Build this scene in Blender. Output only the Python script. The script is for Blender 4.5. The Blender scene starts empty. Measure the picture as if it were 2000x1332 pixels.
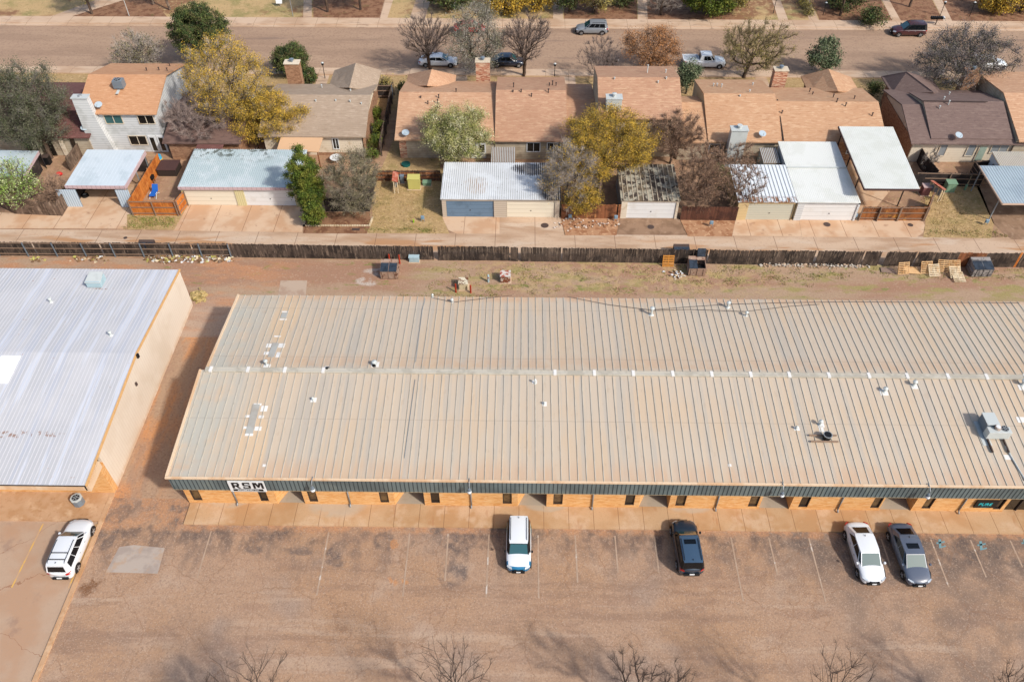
import bpy, math, random
import numpy as np
from mathutils import Vector, Matrix
R_ = random.Random(7)
SC = bpy.context.scene
COL = SC.collection
rad = math.radians
# ---------------- camera, sky, sun, exposure ----------------
CF, CPT, CYW, CRL, CH = 1585.5, .8055, .0147, -.0013, 53.0      # focal (px of a 2000 px wide photo), pitch, yaw, roll, height
_a = math.pi/2-CPT
CR = Matrix.Rotation(CYW, 3, 'Z') @ Matrix.Rotation(_a, 3, 'X') @ Matrix.Rotation(CRL, 3, 'Z')
cd = bpy.data.cameras.new('camera'); cam = bpy.data.objects.new('camera', cd); COL.objects.link(cam)
cd.sensor_width = 36; cd.lens = CF/2000*36; cd.clip_start = 1; cd.clip_end = 2000
cam.matrix_world = Matrix.Translation((0, 0, CH)) @ CR.to_4x4()
SC.camera = cam
SUN_EL, SUN_AZ = rad(41), rad(-38)          # azimuth measured from +X towards +Y
w = bpy.data.worlds.new("World"); SC.world = w; w.use_nodes = True
nt = w.node_tree; bg = nt.nodes['Background']; sky = nt.nodes.new('ShaderNodeTexSky')
sky.sky_type = 'NISHITA'; sky.sun_disc = False; sky.sun_elevation = SUN_EL
sky.sun_rotation = math.pi/2 - SUN_AZ
sky.dust_density = 2.5; sky.air_density = 1.0
nt.links.new(sky.outputs[0], bg.inputs[0]); bg.inputs[1].default_value = .15
sd = bpy.data.lights.new('sun', 'SUN'); sun = bpy.data.objects.new('sun', sd); COL.objects.link(sun)
sd.energy = 3.5; sd.angle = rad(3); sd.color = (1, .972, .915)
sdir = Vector((math.cos(SUN_EL)*math.cos(SUN_AZ), math.cos(SUN_EL)*math.sin(SUN_AZ), math.sin(SUN_EL)))
sun.rotation_euler = sdir.to_track_quat('Z', 'Y').to_euler(); sun.location = (30, -30, 60)
SC.view_settings.view_transform = 'Standard'; SC.view_settings.look = 'None'
SC.view_settings.exposure = .29; SC.view_settings.gamma = 1
# ---------------- helpers ----------------
def P(x, y, z=0.0):                        # a pixel of the photo, put down on the plane at height z
    d = CR @ Vector(((x-1000)/CF, -(y-666)/CF, -1)); t = (z-CH)/d.z
    return Vector((t*d.x, t*d.y, z))
def scale_at(p):
    q = CR.transposed() @ (Vector(p)-Vector((0, 0, CH))); return CF/-q.z
K = .74
def c(r, g, b, k=None):
    k = K if k is None else k
    f = lambda v: (v/255/12.92 if v/255 <= .04045 else ((v/255+.055)/1.055)**2.4)
    return (f(r)*k, f(g)*k, f(b)*k, 1)
MATS = {}
def mat(name, base, L=(), rough=.85, metal=0, spec=.3, bump=0, bs=6, coat=0, island=0, emit=0, warp=0, wscale=.5):
    if name in MATS: return MATS[name]
    m = bpy.data.materials.new(name); m.use_nodes = True; T = m.node_tree; N = T.nodes; K_ = T.links.new
    bs_ = N['Principled BSDF']
    geo = N.new('ShaderNodeNewGeometry'); pos = geo.outputs['Position']
    def math_(op, a, b=None, clamp=False):
        n = N.new('ShaderNodeMath'); n.operation = op; n.use_clamp = clamp
        for i, v in enumerate((a, b)):
            if v is None: continue
            if isinstance(v, (int, float)): n.inputs[i].default_value = v
            else: K_(v, n.inputs[i])
        return n.outputs[0]
    def mrange(v, a, b, smooth=True):
        n = N.new('ShaderNodeMapRange'); n.interpolation_type = 'SMOOTHSTEP' if smooth else 'LINEAR'
        K_(v, n.inputs[0]); n.inputs[1].default_value = a; n.inputs[2].default_value = b
        return n.outputs[0]
    def noise(s, v=(1, 1, 1), d=3, off=0):
        mp = N.new('ShaderNodeMapping'); K_(pos, mp.inputs[0]); mp.inputs['Scale'].default_value = v
        mp.inputs['Location'].default_value = (off, off*.7, off*.3)
        n = N.new('ShaderNodeTexNoise'); n.inputs['Scale'].default_value = s; n.inputs['Detail'].default_value = d
        n.inputs['Roughness'].default_value = .62
        K_(mp.outputs[0], n.inputs['Vector']); return n
    wp = pos
    if warp:
        n = noise(wscale, d=5); vm = N.new('ShaderNodeVectorMath'); vm.operation = 'MULTIPLY_ADD'
        K_(n.outputs['Color'], vm.inputs[0]); vm.inputs[1].default_value = (warp,)*3; vm.inputs[2].default_value = (-warp/2,)*3
        va = N.new('ShaderNodeVectorMath'); K_(pos, va.inputs[0]); K_(vm.outputs[0], va.inputs[1]); wp = va.outputs[0]
    sep = N.new('ShaderNodeSeparateXYZ'); K_(pos, sep.inputs[0]); sw = N.new('ShaderNodeSeparateXYZ'); K_(wp, sw.inputs[0])
    col = None
    rgb = N.new('ShaderNodeRGB'); rgb.outputs[0].default_value = base; col = rgb.outputs[0]
    for i, l in enumerate(L):
        t = l.get('t', 'n')
        if t == 'n':
            f = mrange(noise(l.get('s', 1), l.get('v', (1, 1, 1)), l.get('d', 3), i*13.7+l.get('o', 0)).outputs[0], l.get('lo', .45), l.get('hi', .6))
        elif t == 'l':      # lines every p metres along an axis
            ax = sep.outputs['XYZ'.index(l['ax'])]
            ph = math_('FRACT', math_('DIVIDE', math_('SUBTRACT', ax, l.get('o', 0)), l['p']))
            f = math_('LESS_THAN', ph, l['w']/l['p'])
        elif t == 'v':      # cell outlines (cracks)
            mp = N.new('ShaderNodeMapping'); K_(wp, mp.inputs[0])
            vo = N.new('ShaderNodeTexVoronoi'); vo.feature = 'DISTANCE_TO_EDGE'; vo.inputs['Scale'].default_value = l['s']
            K_(mp.outputs[0], vo.inputs['Vector']); f = math_('LESS_THAN', vo.outputs[0], l['w']*l['s'])
        elif t == 'g':
            vo = N.new('ShaderNodeTexVoronoi'); vo.inputs['Scale'].default_value = l['s']; K_(pos, vo.inputs['Vector'])
            sp = N.new('ShaderNodeSeparateColor'); K_(vo.outputs['Color'], sp.inputs[0]); f = mrange(sp.outputs[0], l.get('lo', .6), l.get('hi', 1))
        else: f = 1.0
        for k in l.get('m', ()):
            if k[0] in 'xyz': g = mrange(sw.outputs['xyz'.index(k[0])], k[1], k[2])
            elif k[0] == 'e':
                g = None
                for (cx, cy, rx, ry) in k[1]:
                    dx = math_('DIVIDE', math_('SUBTRACT', sw.outputs[0], cx), rx); dy = math_('DIVIDE', math_('SUBTRACT', sw.outputs[1], cy), ry)
                    dd = math_('ADD', math_('MULTIPLY', dx, dx), math_('MULTIPLY', dy, dy))
                    e = mrange(dd, 1.25, k[2] if len(k) > 2 else .5)
                    g = e if g is None else math_('MAXIMUM', g, e)
            f = math_('MULTIPLY', f, g)
        if l.get('a', 1) != 1 or isinstance(f, float): f = math_('MULTIPLY', f, l.get('a', 1))
        mx = N.new('ShaderNodeMix'); mx.data_type = 'RGBA'; K_(f, mx.inputs[0]); K_(col, mx.inputs[6]); mx.inputs[7].default_value = l['c']
        col = mx.outputs[2]
    if island:
        hs = N.new('ShaderNodeHueSaturation'); K_(col, hs.inputs['Color'])
        K_(math_('ADD', math_('MULTIPLY', geo.outputs['Random Per Island'], island), 1-island/2), hs.inputs['Value'])
        col = hs.outputs[0]
    K_(col, bs_.inputs['Base Color'])
    bs_.inputs['Roughness'].default_value = rough; bs_.inputs['Metallic'].default_value = metal
    bs_.inputs['Specular IOR Level'].default_value = spec; bs_.inputs['Coat Weight'].default_value = coat
    bs_.inputs['Coat Roughness'].default_value = .04
    if emit: K_(col, bs_.inputs['Emission Color']); bs_.inputs['Emission Strength'].default_value = emit
    if bump:
        b = N.new('ShaderNodeBump'); b.inputs['Strength'].default_value = bump; b.inputs['Distance'].default_value = .05
        K_(noise(bs, d=4).outputs[0], b.inputs['Height']); K_(b.outputs[0], bs_.inputs['Normal'])
    MATS[name] = m; return m
def wloc(o):
    v = Vector((0, 0, 0))
    while o is not None: v = v+o.location; o = o.parent
    return v
class MB:
    def __init__(s): s.v = []; s.f = []; s.mi = []
    def add(s, vs, fs, mi=0):
        n = len(s.v); s.v += [tuple(p) for p in vs]; s.f += [tuple(i+n for i in f) for f in fs]; s.mi += [mi]*len(fs); return s
    def quad(s, *p, mi=0): return s.add(p, [tuple(range(len(p)))], mi)
    def box(s, x0, x1, y0, y1, z0, z1, mi=0):
        v = [(x, y, z) for z in (z0, z1) for y in (y0, y1) for x in (x0, x1)]
        return s.add(v, [(0, 2, 3, 1), (4, 5, 7, 6), (0, 1, 5, 4), (2, 6, 7, 3), (0, 4, 6, 2), (1, 3, 7, 5)], mi)
    def slab(s, top, th, d=None, mi=0):       # polygon thickened along d (default straight down)
        d = Vector(d) if d else Vector((0, 0, -th)); n = len(top); top = [Vector(p) for p in top]
        v = top+[p+d for p in top]
        return s.add(v, [tuple(range(n)), tuple(range(2*n-1, n-1, -1))]+[(i, i+n, (i+1) % n+n, (i+1) % n) for i in range(n)], mi)
    def bar(s, a, b, w_, h, mi=0, up=(0, 0, 1)):   # box from a to b, w_ across, standing h above the line a-b
        a, b = Vector(a), Vector(b); d = (b-a).normalized(); u = Vector(up)
        if abs(d.dot(u)) > .97: u = Vector((0, 1, 0))
        sd_ = d.cross(u).normalized(); n = sd_.cross(d).normalized()
        v = [p+sd_*x*w_/2+n*y for p in (a, b) for y in (0, h) for x in (-1, 1)]
        return s.add(v, [(0, 1, 3, 2), (4, 6, 7, 5), (0, 4, 5, 1), (2, 3, 7, 6), (0, 2, 6, 4), (1, 5, 7, 3)], mi)
    def cyl(s, a, b, r0, r1=None, n=10, mi=0, cap=True):
        r1 = r0 if r1 is None else r1; a, b = Vector(a), Vector(b); d = (b-a).normalized()
        u = d.orthogonal().normalized(); w_ = d.cross(u)
        v = [p+(u*math.cos(2*math.pi*i/n)+w_*math.sin(2*math.pi*i/n))*r for p, r in ((a, r0), (b, r1)) for i in range(n)]
        f = [(i, (i+1) % n, n+(i+1) % n, n+i) for i in range(n)]
        if cap: f += [tuple(range(n-1, -1, -1)), tuple(range(n, 2*n))]
        return s.add(v, f, mi)
    def tube(s, pts, r, n=6):
        for a, b in zip(pts[:-1], pts[1:]): s.cyl(a, b, r, r, n)
        return s
    def ball(s, c_, r, sq=(1, 1, 1), n=10, mi=0):
        v = []; f = []; m = n//2
        for j in range(m+1):
            th = math.pi*j/m
            for i in range(n): ph = 2*math.pi*i/n; v.append((c_[0]+r*sq[0]*math.sin(th)*math.cos(ph), c_[1]+r*sq[1]*math.sin(th)*math.sin(ph), c_[2]+r*sq[2]*math.cos(th)))
        for j in range(m):
            for i in range(n): f.append((j*n+i, (j+1)*n+i, (j+1)*n+(i+1) % n, j*n+(i+1) % n))
        return s.add(v, f, mi)
    def build(s, name, m, parent=None, smooth=False, sub=0, bev=0, loc=None):
        me = bpy.data.meshes.new(name); o = bpy.data.objects.new(name, me); COL.objects.link(o)
        off = wloc(parent) if parent else Vector(loc or (0, 0, 0))
        vs = np.array(s.v, dtype=float)-np.array(off)
        me.from_pydata(vs.tolist(), [], s.f)
        for k in (m if isinstance(m, (list, tuple)) else [m]): me.materials.append(k)
        if any(s.mi): me.polygons.foreach_set('material_index', s.mi)
        if smooth: me.polygons.foreach_set('use_smooth', [True]*len(me.polygons))
        me.update()
        if parent: o.parent = parent
        else: o.location = off
        if bev: b = o.modifiers.new('bevel', 'BEVEL'); b.width = bev; b.segments = 2
        if sub: q = o.modifiers.new('sub', 'SUBSURF'); q.levels = sub; q.render_levels = sub
        return o
def npmesh(name, V, F, m, parent, k):         # many faces of k corners each, from numpy arrays
    me = bpy.data.meshes.new(name); o = bpy.data.objects.new(name, me); COL.objects.link(o)
    V = V-np.array(wloc(parent)) if parent else V
    me.vertices.add(len(V)); me.vertices.foreach_set('co', V.astype(np.float32).ravel())
    me.loops.add(F.size); me.loops.foreach_set('vertex_index', F.astype(np.int32).ravel())
    me.polygons.add(len(F)); me.polygons.foreach_set('loop_start', np.arange(0, F.size, k, dtype=np.int32))
    me.materials.append(m); me.update(calc_edges=True); me.validate()
    if parent: o.parent = parent
    return o
def tag(o, label=None, cat=None, group=None, kind=None):
    if label: o['label'] = label
    if cat: o['category'] = cat
    if group: o['group'] = group
    if kind: o['kind'] = kind
    return o
def thing(name, label, cat, loc=(0, 0, 0), group=None):
    o = bpy.data.objects.new(name, None); COL.objects.link(o); o.location = loc; o.empty_display_size = .3
    return tag(o, label, cat, group)
def dup(o, loc=None, rot=None, label=None):
    n = o.copy(); COL.objects.link(n)
    if loc is not None: n.location = loc
    if rot is not None: n.rotation_euler = (0, 0, rot)
    if label: n['label'] = label
    for ch in o.children:
        q = ch.copy(); COL.objects.link(q); q.parent = n
        for g in ch.children:
            h = g.copy(); COL.objects.link(h); h.parent = q
    return n
def sheet(name, pts, z, m, px=True, parent=None, sub=None):      # a thin ground sheet
    b = MB(); v = [(P(x, y) if px else Vector((x, y, 0))) for x, y in pts]
    b.quad(*[(p.x, p.y, z) for p in v]); o = b.build(name, m, parent)
    if not parent: o['kind'] = 'structure'
    return o
def text(txt, name, size, loc, m, parent, rot=(math.pi/2, 0, 0), ext=.01, sx=1, shear=0, bold=0):
    cu = bpy.data.curves.new(name, 'FONT'); cu.body = txt; cu.size = size; cu.extrude = ext; cu.align_x = 'CENTER'; cu.align_y = 'CENTER'
    cu.offset = bold; cu.shear = shear; tmp = bpy.data.objects.new('tmp', cu)
    me = bpy.data.meshes.new_from_object(tmp); me.name = name; bpy.data.objects.remove(tmp)
    o = bpy.data.objects.new(name, me); COL.objects.link(o); me.materials.clear(); me.materials.append(m)
    o.parent = parent; o.location = Vector(loc)-wloc(parent); o.rotation_euler = rot; o.scale = (sx, 1, 1); return o
# ---------------- materials ----------------
M_dirt = mat('dirt', c(178, 142, 112), [dict(c=c(158, 122, 96), s=.35, lo=.40, hi=.66, d=7), dict(c=c(205, 165, 132), s=1.1, lo=.5, hi=.7, a=.7),
    dict(c=c(168, 150, 100), s=2.2, lo=.56, hi=.7, a=.6), dict(c=c(120, 92, 74), s=7, lo=.55, hi=.72, a=.5)], bump=.5)
M_asph = mat('parking_asphalt', c(183, 148, 120), [
    dict(c=c(184, 144, 110), s=.10, lo=.42, hi=.62, a=.8),
    dict(c=c(166, 144, 128), s=.13, lo=.5, hi=.66, a=.7, o=9),
    dict(c=c(196, 168, 144), s=.3, lo=.54, hi=.7, a=.5),
    dict(c=c(160, 126, 104), s=.45, v=(.5, 1.6, 1), lo=.5, hi=.68, a=.55),
    dict(c=c(112, 97, 90), s=.42, v=(1.5, .7, 1), lo=.46, hi=.70, d=9, a=.75, m=[('y', 26.2, 29.6)]),
    dict(c=c(92, 80, 76), s=.8, v=(1.4, .8, 1), lo=.44, hi=.64, d=9, a=.75, m=[('y', 28.6, 30.9)]),
    dict(c=c(98, 86, 80), s=.5, lo=.36, hi=.62, d=9, a=.85, m=[('x', 17, 25), ('y', 25.5, 29.5)]),
    dict(c=c(116, 100, 90), s=.3, lo=.42, hi=.66, d=8, a=.65, m=[('x', 14, 27)]),
    dict(c=c(96, 86, 84), s=1.1, lo=.36, hi=.64, d=9, a=.8, m=[('e', [(-30.4, 32, .9, 3.4), (-25.6, 33, .9, 1.6), (-19.2, 30.2, .8, 1.0), (-13.2, 29.2, .9, 1.3), (-15.8, 29.6, 1.5, .5), (-4.6, 28.6, 1.1, 2), (-4.4, 30.6, 1.7, .8), (-9.8, 30.5, .8, .8)])]),
    dict(c=c(206, 140, 84), s=1.5, lo=.3, hi=.5, a=.6, m=[('e', [(-9.1, 30.3, .35, .6), (-8.6, 27.3, .2, .25), (-7.9, 27.3, .25, .2), (-9.0, 27.4, .2, .2)])]),
    dict(c=c(150, 118, 96), s=.35, v=(.25, 2.2, 1), lo=.55, hi=.64, d=7, a=.45), dict(c=c(204, 176, 150), s=.3, v=(.22, 2.4, 1), lo=.56, hi=.66, d=6, a=.45, m=[('y', 28, 26)]), dict(c=c(118, 74, 40), s=1.5, lo=.35, hi=.55, a=.8, m=[('e', [(-30.2, 26.4, .8, .5), (-29.7, 26.9, .5, .5)])]),
    dict(c=c(198, 146, 106), s=1, lo=.35, hi=.6, a=.85, m=[('y', 30.95, 31.45)]),
    dict(t='v', c=c(150, 112, 84), s=.26, w=.03, a=.45),
    dict(c=c(150, 122, 102), s=5, lo=.52, hi=.68, d=6, a=.45), dict(t='g', c=c(140, 114, 96), s=12, lo=.5, hi=1, a=.4), dict(t='g', c=c(214, 186, 162), s=14, lo=.75, hi=1, a=.3)], bump=.6, bs=9, warp=1.2, wscale=.7)
M_conc_l = mat('left_lot_concrete', c(192, 162, 136), [dict(c=c(188, 150, 120), s=.25, lo=.45, hi=.65), dict(c=c(150, 120, 104), s=.6, lo=.58, hi=.72, d=6, a=.5),
    dict(t='v', c=c(150, 104, 76), s=.13, w=.02, a=.7), dict(c=c(180, 150, 126), s=6, lo=.5, hi=.7, a=.5)], warp=2, wscale=.35, bump=.2)
M_apron = mat('stained_concrete', c(204, 162, 124), [dict(c=c(192, 146, 104), s=.5, lo=.42, hi=.6), dict(c=c(222, 184, 146), s=.9, lo=.52, hi=.7, a=.8), dict(c=c(170, 120, 80), s=4, lo=.55, hi=.7, a=.4)])
M_walk = mat('walkway_concrete', c(204, 166, 126), [dict(c=c(190, 146, 102), s=.3, lo=.42, hi=.6, a=.9), dict(c=c(214, 180, 146), s=.6, lo=.5, hi=.68, a=.8), dict(c=c(176, 116, 70), s=.7, v=(1.6, .5, 1), lo=.6, hi=.72, a=.5),
    dict(c=c(178, 140, 104), s=9, lo=.5, hi=.7, a=.4), dict(t='l', ax='X', p=1.86, w=.035, c=c(140, 104, 72)), dict(c=c(190, 172, 150), s=.5, lo=.3, hi=.5, a=.8, m=[('e', [(-22, 33.8, 1.6, .8), (-13.8, 33.7, 2.3, 1.4), (2, 33.6, 1.6, .6), (13, 33.6, 1.6, .6)])])], warp=.6)
M_alley = mat('alley_concrete', c(210, 180, 152), [dict(c=c(186, 152, 122), s=.22, v=(.4, 1.8, 1), lo=.42, hi=.62), dict(c=c(214, 190, 166), s=.5, v=(.4, 1.5, 1), lo=.5, hi=.68, a=.8),
    dict(c=c(192, 146, 106), s=.28, v=(.35, 2.2, 1), lo=.53, hi=.6, m=[('y', 65.7, 64.9), ('y', 63, 63.8)]), dict(c=c(160, 132, 110), s=5, lo=.55, hi=.7, a=.4), dict(t='l', ax='X', p=4.1, w=.05, o=1.4, c=c(132, 102, 80))], warp=.8)
M_drive = mat('driveway_concrete', c(220, 186, 154), [dict(c=c(206, 164, 128), s=.3, lo=.42, hi=.6), dict(c=c(218, 188, 158), s=.5, lo=.52, hi=.7, a=.7), dict(c=c(160, 118, 90), s=1, lo=.6, hi=.74, a=.6), dict(t='l', ax='X', p=3.3, w=.05, o=.6, c=c(150, 108, 78))], warp=.6)
M_drive_d = mat('old_driveway_concrete', c(160, 128, 102), [dict(c=c(138, 108, 84), s=.6, lo=.42, hi=.6), dict(c=c(176, 146, 120), s=1.5, lo=.54, hi=.7, a=.7)])
M_street = mat('street_asphalt', c(180, 149, 123), [dict(c=c(168, 138, 114), s=.15, v=(.3, 2, 1), lo=.42, hi=.62), dict(c=c(188, 157, 130), s=.4, v=(.25, 1.6, 1), lo=.52, hi=.68, a=.7),
    dict(c=c(140, 116, 102), s=.22, v=(.3, 3, 1), lo=.60, hi=.68, d=6, a=.7), dict(t='g', c=c(150, 122, 102), s=5, lo=.5, hi=1, a=.5)], bump=.3)
M_curb = mat('kerb_concrete', c(214, 184, 156), [dict(c=c(196, 162, 132), s=.4, v=(.4, 1, 1), lo=.45, hi=.65), dict(c=c(160, 134, 114), s=1.3, v=(.4, 1, 1), lo=.58, hi=.7, a=.6), dict(t='l', ax='X', p=3, w=.05, c=c(160, 130, 104))])
M_grass = mat('dry_grass', c(186, 154, 108), [dict(c=c(156, 136, 84), s=.5, lo=.48, hi=.66, d=7, a=.8), dict(c=c(212, 180, 130), s=2.6, lo=.5, hi=.7, a=.8), dict(c=c(120, 118, 60), s=.9, lo=.63, hi=.74, d=6, a=.6), dict(c=c(120, 96, 62), s=5, lo=.54, hi=.7, a=.7)], bump=.8, bs=7)
M_lawn = mat('north_lawn_grass', c(196, 164, 116), [dict(c=c(160, 144, 92), s=.25, lo=.45, hi=.62, d=5), dict(c=c(142, 98, 70), s=.12, lo=.52, hi=.6, d=3, a=.9), dict(c=c(206, 176, 128), s=2, lo=.5, hi=.7, a=.7), dict(c=c(120, 100, 68), s=4, lo=.56, hi=.7, a=.6)], bump=.6)
M_mulch = mat('red_mulch_soil', c(150, 110, 82), [dict(c=c(122, 82, 58), s=1, lo=.45, hi=.6), dict(c=c(178, 136, 98), s=3, lo=.54, hi=.7, a=.7), dict(c=c(110, 100, 56), s=.8, lo=.6, hi=.72, a=.6)], bump=.6)
M_ored = mat('orange_soil', c(188, 142, 106), [dict(c=c(164, 114, 80), s=1, lo=.45, hi=.6), dict(c=c(214, 170, 130), s=2.4, lo=.55, hi=.66, a=.8)], bump=.6)
M_lane = mat('dirt_lane_soil', c(184, 154, 126), [dict(c=c(172, 132, 106), s=.14, v=(.35, 1.6, 1), lo=.42, hi=.6), dict(c=c(166, 150, 96), s=.5, v=(.5, 1.6, 1), lo=.49, hi=.62, d=7, m=[('y', 55.8, 57.6), ('x', -14, -6)]),
    dict(c=c(130, 136, 66), s=.8, v=(.6, 1.4, 1), lo=.58, hi=.68, d=7, a=.8, m=[('y', 55.5, 57.4)]), dict(c=c(196, 166, 120), s=1.4, lo=.45, hi=.6, a=.7, m=[('y', 56.5, 58), ('x', -10, -2), ('x', 30, 18)]),
    dict(c=c(196, 142, 104), s=.4, v=(.5, 1.4, 1), lo=.45, hi=.62, a=.9, m=[('x', -18, -28)]),
    dict(c=c(190, 168, 148), s=.25, v=(.3, 1.2, 1), lo=.40, hi=.56, a=.8, m=[('y', 57.4, 55.8)]), dict(c=c(112, 88, 76), s=.5, v=(.4, 1.8, 1), lo=.56, hi=.64, d=7, a=.85, m=[('x', 10, 18), ('y', 57, 55.5)]),
    dict(c=c(206, 190, 176), s=1, lo=.4, hi=.55, a=.85, m=[('e', [(26.5, 54.4, 2.2, .7), (-13.8, 60.3, 1.6, .7), (-15, 58.8, 1.2, .6), (-17.6, 55.3, .6, 1)])]),
    dict(c=c(124, 76, 54), s=1, lo=.4, hi=.55, a=.8, m=[('e', [(-15.6, 55.4, .7, .9)])]),
    dict(c=c(150, 116, 94), s=6, lo=.52, hi=.68, a=.6), dict(t='g', c=c(206, 178, 150), s=7, lo=.8, hi=1, a=.3)], bump=.5, warp=1.5)
M_side = mat('side_yard_soil', c(180, 148, 120), [dict(c=c(206, 146, 98), s=.3, v=(1.6, .4, 1), lo=.40, hi=.56, m=[('x', -26, -30)]), dict(c=c(166, 134, 112), s=.3, v=(1.4, .5, 1), lo=.45, hi=.62, a=.8), dict(c=c(150, 118, 96), s=5, lo=.5, hi=.66, a=.6), dict(t='g', c=c(204, 176, 150), s=8, lo=.8, hi=1, a=.25)], bump=.4)
def shingle(name, a, b, d_):
    return mat(name, a, [dict(c=b, s=1.5, v=(.8, 2.6, 2.6), lo=.50, hi=.62, a=.75, d=4), dict(c=d_, s=1.9, v=(.7, 2.4, 2.4), lo=.53, hi=.66, a=.7, d=4, o=5), dict(c=d_, s=.22, lo=.45, hi=.7, a=.35), dict(t='l', ax='Y', p=.28, w=.05, c=d_, a=.35)], bump=.5, bs=5)
M_shA = shingle('tan_orange_shingles', c(202, 158, 124), c(220, 180, 146), c(182, 134, 102))
M_shB = shingle('pink_brown_shingles', c(192, 148, 118), c(210, 172, 138), c(170, 126, 98))
M_shC = shingle('warm_tan_shingles', c(200, 156, 120), c(216, 178, 142), c(178, 132, 98))
M_shG = shingle('grey_tan_shingles', c(176, 154, 132), c(194, 172, 150), c(158, 136, 114))
M_shO = shingle('orange_shingles', c(206, 154, 114), c(220, 172, 132), c(188, 134, 96))
M_shD = shingle('dark_brown_shingles', c(124, 102, 94), c(138, 116, 106), c(106, 86, 80))
M_shM = shingle('maroon_shingles', c(118, 78, 72), c(134, 92, 84), c(98, 64, 60))
M_wtan = mat('tan_siding', c(196, 180, 156), [dict(c=c(176, 158, 134), s=.8, lo=.45, hi=.65), dict(t='l', ax='Z', p=.3, w=.03, c=c(140, 124, 104), a=.7)])
M_wwhite = mat('white_siding', c(222, 222, 220), [dict(c=c(200, 200, 196), s=.7, lo=.5, hi=.7), dict(t='l', ax='Z', p=.3, w=.035, c=c(150, 152, 154), a=.7)])
M_wcream = mat('cream_wall', c(232, 216, 192), [dict(c=c(206, 184, 154), s=.9, lo=.5, hi=.68, d=5), dict(t='l', ax='Z', p=.3, w=.03, c=c(190, 170, 142), a=.4)])
M_wbrn = mat('brown_brick', c(170, 130, 100), [dict(c=c(144, 104, 78), s=2, v=(1, 1, 3), lo=.45, hi=.6), dict(c=c(196, 150, 116), s=3, v=(1, 1, 3), lo=.55, hi=.66)])
M_stone = mat('red_stone', c(188, 130, 102), [dict(c=c(218, 184, 154), s=2.2, v=(.6, .6, 3), lo=.48, hi=.56), dict(c=c(142, 76, 56), s=2.6, v=(.6, .6, 3), lo=.54, hi=.62, o=4)], bump=.5)
M_brick = mat('orange_brick', c(238, 182, 118), [dict(c=c(224, 160, 94), s=1.6, v=(1, 1, 4), lo=.46, hi=.6), dict(c=c(244, 202, 150), s=2.4, v=(.8, .8, 5), lo=.54, hi=.64, a=.8), dict(t='l', ax='Z', p=.2, w=.03, c=c(190, 130, 76), a=.5)], bump=.2)
M_panel = mat('dusty_roof_panel', c(207, 189, 167), [dict(c=c(210, 186, 158), s=.25, v=(1, .5, 1), lo=.42, hi=.62), dict(c=c(190, 180, 166), s=.9, v=(1.7, .05, .05), lo=.5, hi=.64, a=.75), dict(c=c(214, 192, 166), s=.8, v=(1.7, .06, .06), lo=.52, hi=.66, o=7, a=.5),
    dict(c=c(208, 172, 140), s=.6, v=(1.5, .3, 1), lo=.3, hi=.6, a=.7, m=[('y', 35.0, 33.2)]), dict(c=c(206, 168, 134), s=.6, lo=.3, hi=.6, a=.5, m=[('y', 42.8, 43), ('y', 44.8, 43.4)]),
    dict(c=c(214, 168, 128), s=.6, lo=.3, hi=.6, a=.6, m=[('y', 50.8, 51.6)]), dict(c=c(190, 188, 176), s=.4, lo=.3, hi=.6, a=.8, m=[('x', -19.5, -24)]), dict(c=c(222, 190, 152), s=.8, v=(1.2, .3, 1), lo=.25, hi=.55, a=.65, m=[('e', [(-19.9, 48.8, 1.1, 3.2), (-19.6, 35.2, 1.1, 3)], .7)]),
    dict(t='l', ax='Y', p=6.1, w=.05, o=1.2, c=c(160, 146, 130), a=.5), dict(c=c(190, 168, 144), s=3, v=(1, .3, 1), lo=.62, hi=.7, a=.35)], rough=.6, metal=0, spec=.4, bump=.12, bs=2)
M_seam = mat('grey_metal_seam', c(204, 196, 180), [dict(c=c(188, 180, 164), s=1, lo=.45, hi=.6)], rough=.45, spec=.5)
M_trim = mat('cream_trim_metal', c(236, 206, 172), [dict(c=c(224, 184, 144), s=.6, v=(1, .2, .2), lo=.45, hi=.6)], rough=.5)
M_fasc = mat('dark_green_grey_fascia', c(110, 122, 122), [dict(c=c(96, 106, 106), s=.3, lo=.45, hi=.6), dict(c=c(122, 130, 124), s=1.5, v=(1, 1, .4), lo=.55, hi=.7, a=.7)], rough=.5, spec=.4)
M_fline = mat('fascia_rib', c(48, 58, 62), rough=.5)
M_wroof = mat('white_metal_roof', c(208, 206, 207), [dict(c=c(197, 196, 198), s=.12, lo=.42, hi=.6), dict(c=c(190, 194, 206), s=.4, v=(3, .2, .2), lo=.5, hi=.62, a=.6), dict(c=c(216, 219, 228), s=.5, v=(3, .15, 1), lo=.54, hi=.62, a=.8), dict(c=c(178, 140, 116), s=2.6, lo=.68, hi=.74, a=.7),
    dict(c=c(150, 110, 84), s=2.4, lo=.5, hi=.6, a=.8, m=[('e', [(-39, 36.6, 5, .35), (-36.8, 52.4, 1, .2)])])], rough=.6, spec=.25, warp=.6)
M_wroof2 = mat('white_roof_rib', c(218, 216, 218), rough=.6, spec=.25)
M_gable = mat('cream_metal_wall', c(238, 222, 202), [dict(c=c(230, 212, 190), s=.3, lo=.42, hi=.64), dict(t='l', ax='Y', p=.3, w=.03, c=c(216, 190, 168), a=.6), dict(c=c(214, 172, 132), s=1, lo=.3, hi=.55, m=[('z', .6, .05)], a=.6)])
def metal(name, a, b=None, rust=None, rm=(), **k):
    L = [dict(c=b or a, s=.5, lo=.45, hi=.62)]
    if rust: L += [dict(c=rust, s=1.2, lo=.5, hi=.58, d=7, m=list(rm))]
    return mat(name, a, L, rough=.45, spec=.5, **k)
M_galv = metal('galvanised_blue_white', c(214, 224, 230), c(200, 212, 218))
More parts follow.
